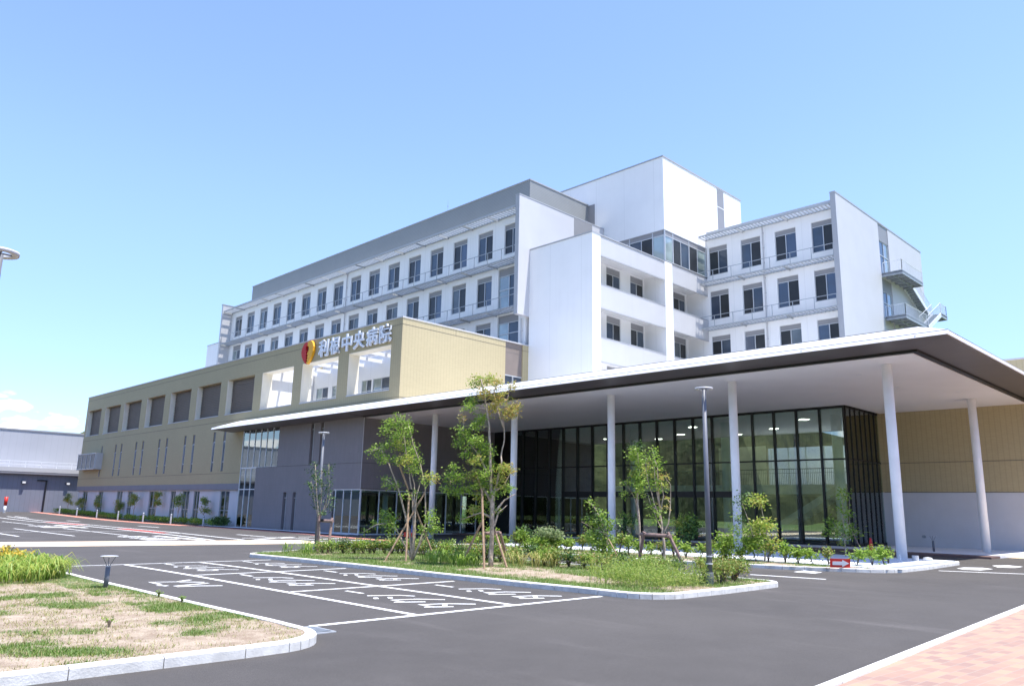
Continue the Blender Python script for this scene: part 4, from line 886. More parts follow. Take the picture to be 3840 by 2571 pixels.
T_MAPLE=((17.27,18.10,0.12),[[(0.00,-0.00),(0.01,0.62),(0.02,1.32),(-0.01,2.03),(-0.07,2.60),(-0.11,3.46),(-0.16,4.34),(-0.31,5.19),(-0.45,5.84)],[(0.02,1.32),(0.05,2.22),(0.15,2.70),(0.27,3.18),(0.25,3.47),(0.34,3.96),(0.28,4.70),(0.45,5.45)],[(-0.03,1.93),(-0.36,2.50),(-0.75,2.73),(-1.33,2.57)],[(-0.07,2.60),(-0.48,3.46),(-0.99,4.03)],[(0.01,1.46),(-0.33,1.64),(-1.00,1.39)],[(0.04,2.27),(0.37,2.51),(0.56,2.90)],[(0.29,4.55),(0.56,4.95),(0.66,5.21)],[(0.04,1.09),(0.20,1.65),(0.48,1.89)],[(0.06,1.56),(0.38,2.03),(0.72,2.23)],[(0.29,4.35),(0.07,4.94),(-0.04,5.44)]],[(-0.53,5.91,0.25,0.20,1),(-0.20,5.87,0.25,0.20,1),(0.07,5.75,0.20,0.17,2),(0.55,5.66,0.15,0.17,2),(-0.70,5.73,0.11,0.15,0),(-0.34,5.44,0.30,0.20,2),(0.61,5.11,0.20,0.25,2),(0.16,5.25,0.30,0.25,2),(-0.08,4.94,0.25,0.22,2),(0.47,4.80,0.25,0.30,2),(-0.68,5.18,0.25,0.20,0),(-0.82,4.93,0.20,0.12,0),(-0.99,4.62,0.11,0.06,2),(-0.47,4.63,0.25,0.20,0),(-0.56,4.34,0.30,0.20,0),(-1.05,4.23,0.15,0.07,0),(-0.85,4.08,0.35,0.15,0),(-1.13,3.83,0.22,0.15,0),(-0.88,3.55,0.20,0.20,0),(-0.54,3.85,0.30,0.20,0),(-0.29,3.56,0.35,0.30,0),(-0.53,3.26,0.25,0.20,1),(-0.13,3.17,0.25,0.20,0),(-1.25,3.01,0.17,0.12,0),(-1.43,2.71,0.15,0.15,0),(-1.04,2.72,0.30,0.20,0),(-0.71,2.82,0.30,0.20,1),(-1.37,2.33,0.25,0.17,0),(-0.93,2.34,0.35,0.20,0),(-0.36,2.50,0.35,0.25,0),(-0.27,2.83,0.25,0.20,0),(-0.01,2.22,0.20,0.15,0),(0.31,2.99,0.30,0.20,1),(0.56,2.99,0.17,0.15,2),(0.22,2.60,0.25,0.20,1),(0.42,2.42,0.20,0.17,0),(-0.35,2.11,0.20,0.15,1),(-0.62,1.73,0.35,0.15,1),(-0.95,1.44,0.22,0.10,0),(-0.38,1.55,0.25,0.17,0),(0.10,1.74,0.15,0.15,0),(-0.15,1.93,0.15,0.12,0)])
T_MULTI=((16.94,21.47,0.12),[[(-0.08,-0.00),(-0.23,0.98),(-0.38,1.43),(-0.69,2.40),(-1.02,3.18),(-1.37,3.75),(-1.74,3.61)],[(-0.03,-0.00),(-0.11,1.49),(-0.21,2.26),(-0.39,3.24),(-0.60,4.30),(-0.71,4.88)],[(0.03,0.00),(0.11,0.48),(0.31,1.24),(0.23,2.42),(0.03,3.25),(-0.26,3.93),(-0.46,4.62)],[(0.05,0.00),(-0.04,1.49),(-0.14,2.52),(-0.27,3.04)],[(-0.08,0.02),(-0.07,0.98),(-0.04,2.00),(0.06,2.62),(0.32,2.79)],[(-0.00,0.00),(-0.47,0.67),(-0.81,1.22),(-1.33,1.16),(-1.84,0.87)],[(0.03,0.00),(0.25,0.73),(0.54,1.25)],[(-0.69,2.35),(-1.05,2.65)]],[(-0.68,4.83,0.16,0.11,0),(-1.26,4.60,0.16,0.13,0),(-0.99,4.61,0.27,0.19,0),(-0.56,4.57,0.27,0.21,0),(-0.44,4.30,0.21,0.27,0),(-1.14,4.29,0.21,0.16,0),(-0.81,4.19,0.32,0.21,0),(-1.06,3.86,0.27,0.19,0),(-0.69,3.87,0.32,0.24,1),(-0.36,3.77,0.24,0.32,0),(-1.48,3.75,0.19,0.11,0),(-1.74,3.61,0.13,0.05,0),(-1.36,3.43,0.19,0.21,0),(-1.14,3.38,0.16,0.16,0),(-0.77,3.44,0.21,0.21,0),(-0.40,3.35,0.32,0.27,1),(-0.10,3.35,0.21,0.27,0),(-0.22,3.04,0.27,0.21,0),(-1.21,2.70,0.16,0.08,0),(-0.94,2.53,0.24,0.13,0),(-0.65,2.51,0.08,0.08,0),(0.32,2.79,0.21,0.21,1),(0.53,2.74,0.13,0.13,2),(0.22,2.63,0.16,0.13,0),(-0.34,2.15,0.13,0.08,0),(-0.08,2.21,0.16,0.08,0),(-1.09,1.52,0.21,0.21,0),(-0.92,1.27,0.32,0.21,0),(-1.39,1.16,0.21,0.11,0),(-1.74,0.94,0.16,0.04,0),(-0.81,1.07,0.27,0.19,0),(0.54,1.35,0.21,0.27,0),(0.65,1.04,0.21,0.21,0),(0.34,1.04,0.21,0.21,0),(0.47,1.60,0.11,0.11,0)])
T_UPRIGHT=((17.26,28.07,0.06),[[(-0.00,-0.00),(-0.05,1.00),(-0.10,1.50),(-0.27,2.47),(-0.39,3.50)],[(-0.05,1.11),(-0.05,1.89),(-0.06,2.68),(-0.09,3.27)],[(-0.04,1.15),(0.13,1.89),(0.26,2.68),(0.16,3.48)],[(-0.06,1.19),(-0.32,2.08),(-0.45,2.75)],[(-0.04,1.31),(0.29,1.90),(0.35,2.29)]],[(-0.39,3.50,0.07,0.08,0),(-0.40,3.22,0.07,0.16,0),(-0.43,2.99,0.12,0.16,0),(-0.46,2.67,0.10,0.16,0),(-0.08,3.19,0.12,0.12,0),(-0.13,2.83,0.14,0.16,0),(-0.06,2.60,0.08,0.12,0),(0.17,3.40,0.08,0.10,0),(0.21,3.12,0.07,0.12,0),(0.25,2.76,0.08,0.16,0),(0.21,2.45,0.12,0.20,0),(-0.39,2.43,0.08,0.20,0),(-0.28,2.12,0.08,0.20,0),(0.36,2.06,0.10,0.16,0),(0.18,1.86,0.12,0.20,0),(-0.26,1.81,0.08,0.12,0),(0.16,1.50,0.10,0.12,0),(-0.13,2.24,0.08,0.24,0)])
T_SLIM=((27.21,19.58,0.12),[[(-0.00,0.00),(-0.04,1.31),(-0.11,2.42),(0.02,3.55),(-0.11,4.52)],[(-0.04,1.42),(-0.19,2.31),(-0.61,2.97)],[(-0.08,2.14),(0.13,2.99)]],[(-0.14,4.46,0.20,0.12,3),(-0.23,4.28,0.15,0.15,0),(-0.08,4.12,0.20,0.23,0),(-0.23,4.00,0.15,0.12,0),(-0.00,3.72,0.17,0.23,0),(-0.10,3.26,0.20,0.35,0),(-0.24,3.32,0.12,0.17,1),(-0.16,2.75,0.15,0.17,0),(-0.61,2.97,0.09,0.05,0),(-0.70,2.52,0.12,0.07,0),(-0.05,2.53,0.12,0.12,0),(-0.21,3.03,0.12,0.12,0),(0.13,2.99,0.10,0.15,0)])
T_STAKED=((23.10,15.65,0.12),[[(0.00,-0.00),(-0.02,0.81),(-0.06,1.40),(-0.11,1.95),(-0.16,3.25),(-0.34,3.95)],[(-0.06,1.40),(-0.32,2.08),(-0.54,3.01),(-0.58,3.57)],[(-0.02,1.04),(0.16,1.40),(0.26,2.09),(0.25,2.70),(0.09,2.93)],[(-0.09,1.86),(-0.42,1.99),(-0.51,2.40)],[(-0.05,1.63),(0.01,2.32),(-0.07,2.78)],[(-0.02,1.13),(-0.24,1.58),(-0.37,1.94)],[(-0.11,1.95),(-0.26,2.78),(-0.28,3.43)]],[(-0.36,3.95,0.10,0.10,0),(-0.27,3.62,0.14,0.24,0),(-0.54,3.57,0.12,0.10,0),(-0.44,3.38,0.19,0.14,1),(-0.18,3.39,0.17,0.24,0),(-0.64,3.15,0.14,0.14,1),(-0.40,3.06,0.24,0.24,0),(-0.12,3.06,0.12,0.19,2),(0.09,2.93,0.12,0.06,2),(-0.03,2.69,0.17,0.14,1),(0.01,2.51,0.10,0.06,0),(-0.60,2.35,0.10,0.04,0),(-0.42,1.99,0.14,0.10,0),(-0.27,2.69,0.19,0.29,0),(0.13,2.23,0.10,0.04,2),(-0.04,1.95,0.12,0.06,2),(-0.24,1.72,0.14,0.14,0),(0.07,1.93,0.07,0.07,2),(-0.33,1.48,0.14,0.14,0)])
T_LEAN=((20.79,16.16,0.12),[[(0.00,-0.00),(-0.02,0.47),(-0.10,0.91),(-0.33,1.57),(-0.54,1.90),(-0.73,2.06)],[(-0.04,0.57),(-0.23,1.08),(-0.59,1.23),(-0.95,1.41)],[(-0.06,0.77),(-0.04,1.16),(-0.01,1.41)],[(-0.10,0.91),(-0.42,1.24),(-0.69,1.52)]],[(-0.71,2.02,0.04,0.04,0),(-0.58,1.92,0.07,0.05,0),(-0.24,1.72,0.09,0.05,0),(-0.35,1.63,0.09,0.07,0),(-0.52,1.63,0.15,0.11,3),(-0.22,1.51,0.11,0.09,0),(-0.03,1.39,0.11,0.11,0),(-0.42,1.48,0.17,0.13,3),(-0.69,1.48,0.07,0.07,0),(-0.59,1.34,0.13,0.09,0),(-0.31,1.28,0.17,0.11,0),(0.01,1.24,0.09,0.13,0),(-0.65,1.11,0.13,0.11,0),(-0.40,1.07,0.17,0.13,3),(-0.14,0.99,0.15,0.13,0),(-0.52,0.86,0.15,0.13,0),(-0.25,0.79,0.17,0.13,0),(-0.02,0.83,0.11,0.13,0),(-0.73,0.92,0.07,0.04,0),(-0.44,0.60,0.13,0.13,0),(-0.14,0.61,0.17,0.15,3),(0.07,0.57,0.13,0.13,0),(-0.04,0.40,0.15,0.11,0),(-0.06,0.14,0.17,0.20,3),(-0.31,0.46,0.13,0.11,0)])
S_YELLOW=((33.89,21.68,0.12),[[(0.00,0.00),(-0.04,0.83),(-0.16,1.36)],[(0.00,0.03),(0.21,0.84),(0.55,1.34)],[(0.00,0.03),(-0.17,0.83),(-0.35,1.10)]],[(-0.09,1.36,0.23,0.16,1),(0.14,1.52,0.20,0.13,0),(-0.29,1.10,0.20,0.16,1),(-0.23,0.92,0.20,0.13,1),(0.29,1.30,0.26,0.20,3),(0.55,1.34,0.13,0.10,0),(0.12,0.96,0.29,0.23,3),(-0.04,0.71,0.33,0.20,3),(0.28,0.78,0.23,0.20,3)])
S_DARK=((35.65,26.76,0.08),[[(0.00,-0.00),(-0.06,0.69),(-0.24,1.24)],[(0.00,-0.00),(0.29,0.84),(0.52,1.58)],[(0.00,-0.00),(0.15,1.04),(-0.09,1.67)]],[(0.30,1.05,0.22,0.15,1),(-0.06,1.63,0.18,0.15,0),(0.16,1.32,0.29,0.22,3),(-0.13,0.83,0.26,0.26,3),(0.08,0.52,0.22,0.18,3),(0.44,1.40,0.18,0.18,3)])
T_YOUNG=((29.07,15.06,0.12),[[(0.00,-0.00),(0.06,0.72),(0.11,1.24),(0.03,1.66),(-0.06,2.08),(-0.18,2.36)],[(0.01,0.31),(-0.37,0.71),(-0.71,1.28),(-1.02,1.74)],[(0.02,0.36),(-0.57,0.84),(-0.83,1.12)],[(0.04,0.59),(-0.14,0.98),(-0.28,1.36)],[(0.04,0.46),(0.28,0.78),(0.38,0.68)],[(-0.37,0.71),(-0.60,1.49),(-0.78,2.27)]],[(-0.18,2.36,0.22,0.14,1),(-0.03,2.21,0.14,0.14,1),(-0.83,2.43,0.11,0.07,3),(-0.81,2.27,0.14,0.08,3),(-0.68,2.17,0.08,0.05,0),(-0.23,1.44,0.16,0.14,1),(-0.36,1.34,0.22,0.08,0),(0.09,1.40,0.19,0.16,1),(-0.13,1.26,0.16,0.11,1),(0.28,1.30,0.14,0.11,0),(-1.12,1.74,0.05,0.03,0),(-0.84,1.56,0.11,0.07,3),(-0.98,1.25,0.05,0.05,0),(-0.80,1.12,0.11,0.11,0),(-0.25,0.97,0.16,0.11,1),(-0.20,0.77,0.14,0.16,0),(0.12,0.88,0.16,0.16,1),(-0.50,0.71,0.25,0.16,0),(0.35,0.65,0.16,0.14,1),(-0.63,0.79,0.14,0.08,0),(-0.36,0.87,0.16,0.11,3)])
T_THIN=((36.13,14.80,0.12),[[(0.00,-0.00),(0.02,0.64),(0.00,1.24),(0.01,1.84),(0.03,2.45),(-0.06,3.00)],[(0.03,0.70),(-0.25,1.17),(-0.53,1.53)],[(0.01,1.09),(0.30,1.49),(0.32,2.67)],[(0.03,0.76),(0.35,0.95),(0.68,1.13)]],[(-0.06,2.97,0.08,0.10,0),(-0.05,2.75,0.16,0.13,0),(0.32,2.67,0.10,0.13,0),(0.03,2.54,0.13,0.10,0),(-0.05,2.23,0.16,0.13,0),(-0.00,2.02,0.13,0.10,0),(0.20,1.91,0.13,0.13,0),(0.26,1.76,0.06,0.06,0),(-0.53,1.53,0.19,0.16,0),(-0.32,1.41,0.16,0.16,0),(0.07,1.36,0.16,0.13,0),(0.35,1.40,0.13,0.13,0),(-0.53,1.14,0.25,0.19,0),(-0.03,1.18,0.19,0.10,0),(-0.45,0.96,0.16,0.13,0),(0.30,1.00,0.19,0.16,0),(0.64,1.13,0.19,0.13,0),(0.70,1.01,0.10,0.10,0),(-0.19,0.61,0.11,0.11,1),(0.10,0.82,0.10,0.06,0)])
S_SMALL=((27.94,16.07,0.12),[[(0.00,0.00),(-0.11,0.56),(-0.18,0.90)],[(0.00,0.00),(0.07,0.57),(0.14,0.90)],[(0.00,0.00),(0.20,0.44)]],[(-0.18,0.90,0.11,0.11,0),(0.14,0.90,0.14,0.14,0),(-0.27,0.48,0.14,0.11,0),(0.05,0.62,0.14,0.14,0),(0.04,0.38,0.25,0.16,0),(0.23,0.57,0.08,0.08,0),(-0.02,0.18,0.22,0.14,0)])
S_ROUND=((27.24,25.02,0.09),[[(-0.00,0.00),(0.12,0.40),(0.18,0.71)],[(-0.00,0.00),(-0.19,0.39)],[(-0.00,0.00),(0.44,0.53)]],[(-0.10,0.76,0.20,0.20,4),(0.18,0.80,0.26,0.20,4),(0.50,0.74,0.23,0.20,4),(0.66,0.59,0.16,0.13,4),(0.12,0.58,0.39,0.23,4),(-0.19,0.39,0.36,0.23,0),(0.19,0.31,0.42,0.26,0),(-0.00,0.15,0.49,0.16,0),(0.44,0.31,0.26,0.20,0)])
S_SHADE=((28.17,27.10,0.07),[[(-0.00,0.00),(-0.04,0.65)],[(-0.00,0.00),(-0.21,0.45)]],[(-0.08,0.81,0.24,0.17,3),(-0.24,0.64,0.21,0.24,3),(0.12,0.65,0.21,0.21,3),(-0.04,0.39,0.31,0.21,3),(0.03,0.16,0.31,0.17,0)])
P_M=[[(-0.86, 0.17), (-0.32, 1.34)], [(-0.17, -0.03), (-0.33, 2.31), (-0.59, 2.99)], [(0.5, 0.02), (0.09, 1.13)], [(0.03, 1.2)], [(0.44, 0.4), (0.26, 1.02), (-0.22, 0.39), (-0.26, 0.98)]]
P_T=[[(-0.94, -0.03), (0.23, 2.26)], [(-0.2, -0.13), (-0.29, 2.2)], [(0.59, 0.16), (-0.68, 3.18)], [(-0.24, 2.31)]]
blob_tree('maple_tree', 'tallest young tree in the island, orange tinted top, green lower leaves and pale trunk', 'tree', T_MAPLE, .085, .080, .85)
blob_tree('multi_stem_tree', 'young tree of several thin leaning stems left of the tallest tree', 'tree', T_MULTI, .045, .085, .58, forks=(.8, .3))
blob_tree('upright_tree', 'sparse upright young tree at the left end of the island, tied to two short posts', 'tree', T_UPRIGHT, .05, .085, .55, matmap=[lf_dark, lf_green, lf_or, lf_dark, lf_pale])
blob_tree('slim_tree', 'slender leafy young tree in the entrance bed, just left of the H framed tree', 'tree', T_SLIM, .05, .11, .9)
blob_tree('staked_tree', 'thinly leaved young tree held in the brown H shaped timber frame', 'tree', T_STAKED, .055, .10, .42)
blob_tree('leaning_tree', 'bushy shrub tree leaning left in front of the middle white column', 'tree', T_LEAN, .045, .10, .75)
blob_tree('young_tree', 'bright yellow green young tree right of the lamp post and white column', 'tree', T_YOUNG, .035, .14, .75, asp=.42)
blob_tree('thin_tree', 'thin feathery sapling before the glass corner, beside the red arrow sign', 'tree', T_THIN, .035, .13, .30, matmap=[lf_green, lf_yel, lf_or, lf_dark, lf_pale])
blob_tree('leafy_shrub', 'yellow green topped shrub behind the H shaped timber frame', 'shrub', S_YELLOW, .03, .16, .6, barkm=barkd)
blob_tree('leafy_shrub', 'dark loose shrub right of the middle white column', 'shrub', S_DARK, .03, .12, .45, barkm=barkd)
blob_tree('leafy_shrub', 'small two stemmed shrub just right of the tall lamp post', 'shrub', S_SMALL, .02, .13, .7, barkm=barkd)
blob_tree('round_shrub', 'rounded pale green shrub behind the low hedge, right of the tallest tree', 'shrub', S_ROUND, .03, .13, .8, barkm=barkd)
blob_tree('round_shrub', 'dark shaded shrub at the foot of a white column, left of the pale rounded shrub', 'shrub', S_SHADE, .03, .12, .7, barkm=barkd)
# far row of young trees before the beige wing
rowt = []
for k, (y, h) in enumerate(((121.3, 2.6), (116.3, 2.0), (109.6, 2.5), (102.3, 2.2), (96.6, 2.9), (90.1, 3.3), (84.0, 2.9), (77.7, 2.6))):
    lab = ['first small tree of the far row, beside the grey warehouse', 'second small tree of the far row, by the first plinth window', 'third small tree of the far row along the beige wing', 'fourth small tree of the far row, with a leaning pole', 'fifth and widest small tree of the far row', 'sixth and tallest small tree of the far row', 'dark leaved seventh tree of the far row', 'last small tree of the far row, nearest the glass strip'][k]
    w = .5+.12*(k in (3, 4)); bl = [(random.uniform(-w, w)*.7, h*random.uniform(.45, .98), .28, .30, random.choice((0, 1, 1, 4)) if k != 6 else 0) for _ in range(6)]+[(0, h*.9, .3, .3, 1 if k < 5 else 0)]
    blob_tree('small_tree', lab, 'tree', ((34.4, y, gz(34, y)+.1), [[(0, 0), (.05, h*.5), (0, h*.95)], [(0.03, h*.4), (w*.8, h*.7)], [(0.03, h*.35), (-w*.8, h*.65)]], bl), .045, .13, .38, group='young trees along the beige wing')
# hedge strip along the beige wing (one continuous planting)
def leaf_patch(name, label, cat, spots, mat, size, n, hgt, spread, kind=None, group=None, asp=.5, stem=True):
    mb = MB()
    for (x, y) in spots:
        for _ in range(n):
            d = rnd_dir(); r = random.uniform(.5, 1); p = Vector((x+d.x*spread*r, y+d.y*spread*r, gz(x, y)+.1+hgt*.5+d.z*hgt*.5*r)); leaf(mb, p, size, .1, asp)
    o = mb.build(name, mat)
    if kind: o['kind'] = kind
    else: o['label'] = label; o['category'] = cat
    if group: o['group'] = group
    return o
sp = [(34.2+random.uniform(-.5, .5), 73+k*.42) for k in range(125)]
leaf_patch('low_hedge', 'low dense green hedge strip at the foot of the beige wing', 'hedge', sp, lf_green, .15, 110, .60, .45)
leaf_patch('dark_bush', 'dark clipped bush at the end of the far hedge beside the glass strip', 'bush', [(34.0, y) for y in (71.9, 72.4, 72.9, 73.4, 73.9)], lf_dark, .16, 260, .9, .45)
leaf_patch('orange_flowers', 'small orange leaved plants in the far hedge near a bollard', 'plant', [(33.7, 103.4+k*.5) for k in range(6)], lf_or, .13, 60, .35, .3)
mb = MB(); xs = [72+k*2 for k in range(28)]
for a, b in zip(xs, xs[1:]): mb.face([(33.05, a, gz(33, a)+.03), (35.1, a, gz(33, a)+.05), (35.1, b, gz(33, b)+.05), (33.05, b, gz(33, b)+.03)])
struct(mb.build('hedge_soil', soil))
# plants of the beds : a few shared shrub meshes, copied
def make_shrub(name, r, h, n, mat, size, woody=True, asp=.5, clump=6):
    t = thing(name, '', 'shrub', (0, 0, 0)); g = MB(); w = MB()
    for _ in range(clump):
        a = random.uniform(0, 2*pi); rr = random.uniform(.1, .8)*r; tip = Vector((rr*cos(a), rr*sin(a), h*random.uniform(.55, 1.)))
        w.tube([(0, 0, 0), tuple(tip*.5+Vector((0, 0, .04))), tuple(tip)], [.012, .009, .004], 4, False)
        for _ in range(n//clump):
            q = tip+Vector((random.gauss(0, r*.30), random.gauss(0, r*.30), random.gauss(0, h*.16)))
            if q.z < .05: q.z = .05+random.random()*.1
            leaf(g, q, size, -.1, asp)
    place(w, 'stems', barkd, t); place(g, 'foliage', mat, t); return t
shr = [make_shrub('bed_shrub', .28, .52+.05*k, 240, [lf_green, lf_green, azal, lf_green][k], .12, clump=5+k) for k in range(4)]
hed = [make_shrub('hedge_shrub', .42, .50, 520, [azal, lf_green, azal, lf_dark][k], .085, clump=10) for k in range(4)]
def scatter(protos, spots, labf, group, sc=(.85, 1.2)):
    used = {}
    for i, (x, y) in enumerate(spots):
        j = i % len(protos); p = protos[j]
        o = p if j not in used else copy_tree(p)
        if j not in used: used[j] = 1
        o.location = (x, y, gz(x, y)+.1); o.rotation_euler = (0, 0, random.uniform(0, 6.28)); s_ = random.uniform(*sc); o.scale = (s_, s_, s_*random.uniform(.85, 1.15))
        o['label'] = labf(i); o['group'] = group
    for j in range(len(protos)):
        if j not in used:
            for c in list(protos[j].children): bpy.data.objects.remove(c)
            bpy.data.objects.remove(protos[j])
cs = []
for k in range(36):
    y = 30.5-k*.53; x = 27.6 if y > 19 else 27.6+(19-y)*.22
    cs.append((x+random.uniform(-.12, .12), y+random.uniform(-.1, .1)))
cs = [p for p in cs if p[1] > 12.4]+[(30.4, 11.5), (31.3, 11.4), (29.7, 11.8), (32.3, 11.6)]
scatter(shr, cs, lambda i: 'small leafy shrub in the row along the kerb of the entrance bed', 'small shrubs of the entrance bed', (.85, 1.15))
hs_ = []
for k in range(40):
    a = k/39
    if a < .3: q = Vector((16.6, 26.9)).lerp(Vector((19.1, 24.8)), a/.3)
    elif a < .8: q = Vector((19.1, 24.8)).lerp(Vector((18.9, 16.4)), (a-.3)/.5)
    else: q = Vector((18.9, 16.4)).lerp(Vector((19.9, 13.2)), (a-.8)/.2)
    hs_.append((q.x+random.uniform(-.15, .15)+.2, q.y+random.uniform(-.1, .1)))
scatter(hed, hs_, lambda i: 'reddish green bush in the low hedge along the back of the kerbed island', 'bushes of the island hedge', (.8, 1.02))
az = [make_shrub('azalea_bush', .36, .46, 620, azal, .07, clump=12) for _ in range(2)]
scatter(az, [(18.3, 10.75), (18.9, 10.95), (19.5, 11.0), (20.0, 11.3), (18.8, 11.5), (19.5, 11.7)], lambda i: 'russet and green azalea bush at the right tip of the island, beside the lamp post', 'azalea bushes at the island tip', (.9, 1.1))
# arching blade clumps
def blades(mb, x, y, z, n, L_, w, spread, arch=.6):
    for _ in range(n):
        a = random.uniform(0, 2*pi); l = L_*random.uniform(.6, 1.15); b = Vector((x+random.gauss(0, spread), y+random.gauss(0, spread), z)); o = Vector((cos(a), sin(a), 0)); s = Vector((-sin(a), cos(a), 0))*w*random.uniform(.7, 1.2)
        ar = arch*random.uniform(.4, 1.3); p1 = b+o*l*.18*ar+Vector((0, 0, l*.55)); p2 = b+o*l*.55*ar+Vector((0, 0, l*.82)); p3 = b+o*l*.95*ar+Vector((0, 0, l*(.9-.45*ar)))
        i = len(mb.v); mb.v += [tuple(v) for v in (b-s*.6, b+s*.6, p1+s, p1-s, p2+s*.8, p2-s*.8, p3)]
        mb.f += [(i, i+1, i+2, i+3), (i+3, i+2, i+4, i+5), (i+5, i+4, i+6)]
t = thing('daylily_clump', 'large lime green clump of arching daylily leaves with orange flowers in the near lawn', 'plant', (4.9, 21.2, .1))
mb = MB()
for _ in range(330):
    a = random.uniform(3.3, 6.15); y = random.uniform(19.5, 23.6)
    if a > 5.3 and y < 19.9+ (a-5.3): continue
    blades(mb, a, y, .1, 11, .50*random.uniform(.75, 1.2), .013, .06, 1.15)
mb.build('leaves', lf_blade, t)
mb = MB(); mf = MB()
for _ in range(260):
    x = random.uniform(3.6, 5.5); y = random.uniform(21.4, 23.6); h = random.uniform(.42, .60); mb.tube([(x, y, .1), (x, y, .1+h)], .004, 3, False)
    for _ in range(7): leaf(mf, Vector((x, y, .1+h))+rnd_dir()*.04, .07, -.3, .5)
mb.build('flower_stems', lf_green, t); mf.build('flowers', flower, t)
def lily(label, spots, mat=lf_blade, L_=.5, n=26):
    t = thing('lily_clump', label, 'plant', (spots[0][0], spots[0][1], .1)); mb = MB()
    for x, y in spots: blades(mb, x, y, gz(x, y)+.1, n, L_, .012, .12, .8)
    mb.build('leaves', mat, t)
lily('yellowish arching grass clumps right of the tallest tree trunk', [(18.1, 17.6), (18.5, 17.2), (18.8, 16.9), (18.3, 18.2), (18.9, 17.7), (19.2, 17.2)], leafmat('yellow arching blades', [(.20, .28, .05), (.48, .46, .16), (.55, .42, .15)], .4), .52)
lily('deep green arching grass clumps between the two staked trees', [(16.9, 19.9), (17.1, 19.3), (16.7, 19.2), (17.4, 20.3), (17.0, 18.6), (16.5, 18.7), (17.6, 19.6), (17.2, 21.0), (16.4, 19.8)], lf_green, .50, 38)
# feathery green planting at the near tip of the island
mb = MB()
for _ in range(330):
    x = random.uniform(15.5, 18.1); y = random.uniform(10.55, 13.6)
    if y > 12.9-(x-15.5)*.1 and x < 16.3: continue
    h = random.uniform(.3, .62)*(1 if y > 11 else .75)
    for _ in range(26): leaf(mb, Vector((x+random.gauss(0, .11), y+random.gauss(0, .11), .12+h*random.random()**.7)), .075, -.15, .22)
    blades(mb, x, y, .1, 1, h*1.2, .006, .05, .5)
o = mb.build('feathery_plants', leafmat('lime feathery leaves', [(.12, .22, .03), (.30, .42, .07), (.42, .44, .12)], .4)); o['label'] = 'feathery lime green plants massed at the island tip, left of the lamp post'; o['category'] = 'plants'
lily('thin weedy plants growing near the kerb at the left end of the island', [(15.6, 27.6), (16.2, 27.3), (15.9, 26.6), (16.8, 27.8)], lf_green, .55, 22)
# turf blades
def turf_scatter(name, pts, fn, n, size, thr, near=None, mat=lf_turf):
    mb = MB(); ins = shrink(pts, .2); xs = [p[0] for p in pts]; ys = [p[1] for p in pts]; c = 0
    while c < n:
        x = random.uniform(near[0] if near else max(min(xs), -4), near[1] if near else max(xs)); y = random.uniform(near[2] if near else min(ys), near[3] if near else max(ys)); c += 1
        k = fn(x, y)+random.gauss(0, .08)
        if k < thr or not inside(ins, x, y): continue
        a = random.uniform(0, 2*pi); l = size*random.uniform(.5, 1.2); z = gz(x, y)+.11; s = .006
        for _ in range(3):
            bx = x+random.gauss(0, .03); by = y+random.gauss(0, .03); a += 2; i = len(mb.v); mb.v += [(bx-s*sin(a), by+s*cos(a), z), (bx+s*sin(a), by-s*cos(a), z), (bx+cos(a)*l*.7, by+sin(a)*l*.7, z+l*random.uniform(.4, 1))]; mb.f.append((i, i+1, i+2))
    o = mb.build(name, mat); o['kind'] = 'stuff'; return o
turf_scatter('grass', ISL_A, turf_a, 46000, .06, .50, (.8, 6.3, 9.6, 18))
turf_scatter('grass', ISL_A, turf_a, 9000, .06, .12, (.8, 6.3, 9.6, 20), lf_straw)
turf_scatter('grass', ISL_B, turf_b, 32000, .10, .42)
turf_scatter('grass', ISL_B, turf_b, 6000, .10, .15, None, lf_straw)
turf_scatter('grass', ISL_C, turf_c, 14000, .10, .2, (25.5, 29.4, 11, 31))
# small weeds on the near lawn
for i, (x, y, lab) in enumerate(((6.12, 15.4, 'small leafy weed leaning over the near kerb, farther of the two'), (6.1, 14.3, 'small leafy weed on the near kerb, nearer of the two'), (4.2, 12.2, 'low green weed in the dry soil of the near lawn'))):
    w = make_shrub('weed', .07, .10, 60, lf_green, .035, clump=4); w.location = (x, y, .12); w['label'] = lab; w['category'] = 'weed'

# ------------------------------------------------------------------ tree supports
def pp(tree, a, dep=0.): b = tree[0]; p = Vector(b)+rt*a[0]+Vector((cos(YAW), sin(YAW), 0))*dep; return (p.x, p.y, b[2]+a[1])
stakes('three long wooden poles propping the tallest tree', [(pp(T_MAPLE, a, da), pp(T_MAPLE, b, db)) for a, b, da, db in ((P_M[0][0], P_M[0][1], .3, .1), (P_M[1][0], P_M[1][1], -.9, -.15), (P_M[1][1], P_M[1][2], -.15, .1), (P_M[2][0], P_M[2][1], -.3, .05))], .035, woodp, tie=pp(T_MAPLE, P_M[3][0]), rope_r=.07)
stakes('weathered post and rail frame behind the tallest tree', [(pp(T_MAPLE, P_M[4][0], 1.2), pp(T_MAPLE, P_M[4][1], .6)), (pp(T_MAPLE, P_M[4][2], .7), pp(T_MAPLE, P_M[4][3], .6))], .05, woodg, beam=[(pp(T_MAPLE, P_M[4][3], .6), pp(T_MAPLE, P_M[4][1], .6))])
stakes('wooden poles propping the multi stemmed tree', [(pp(T_MULTI, a, da), pp(T_MULTI, b, db)) for a, b, da, db in ((P_T[0][0], P_T[0][1], -.5, .1), (P_T[1][0], P_T[1][1], -.8, -.1), (P_T[2][0], P_T[2][1], .3, -.1))], .032, woodp, tie=pp(T_MULTI, P_T[3][0]))
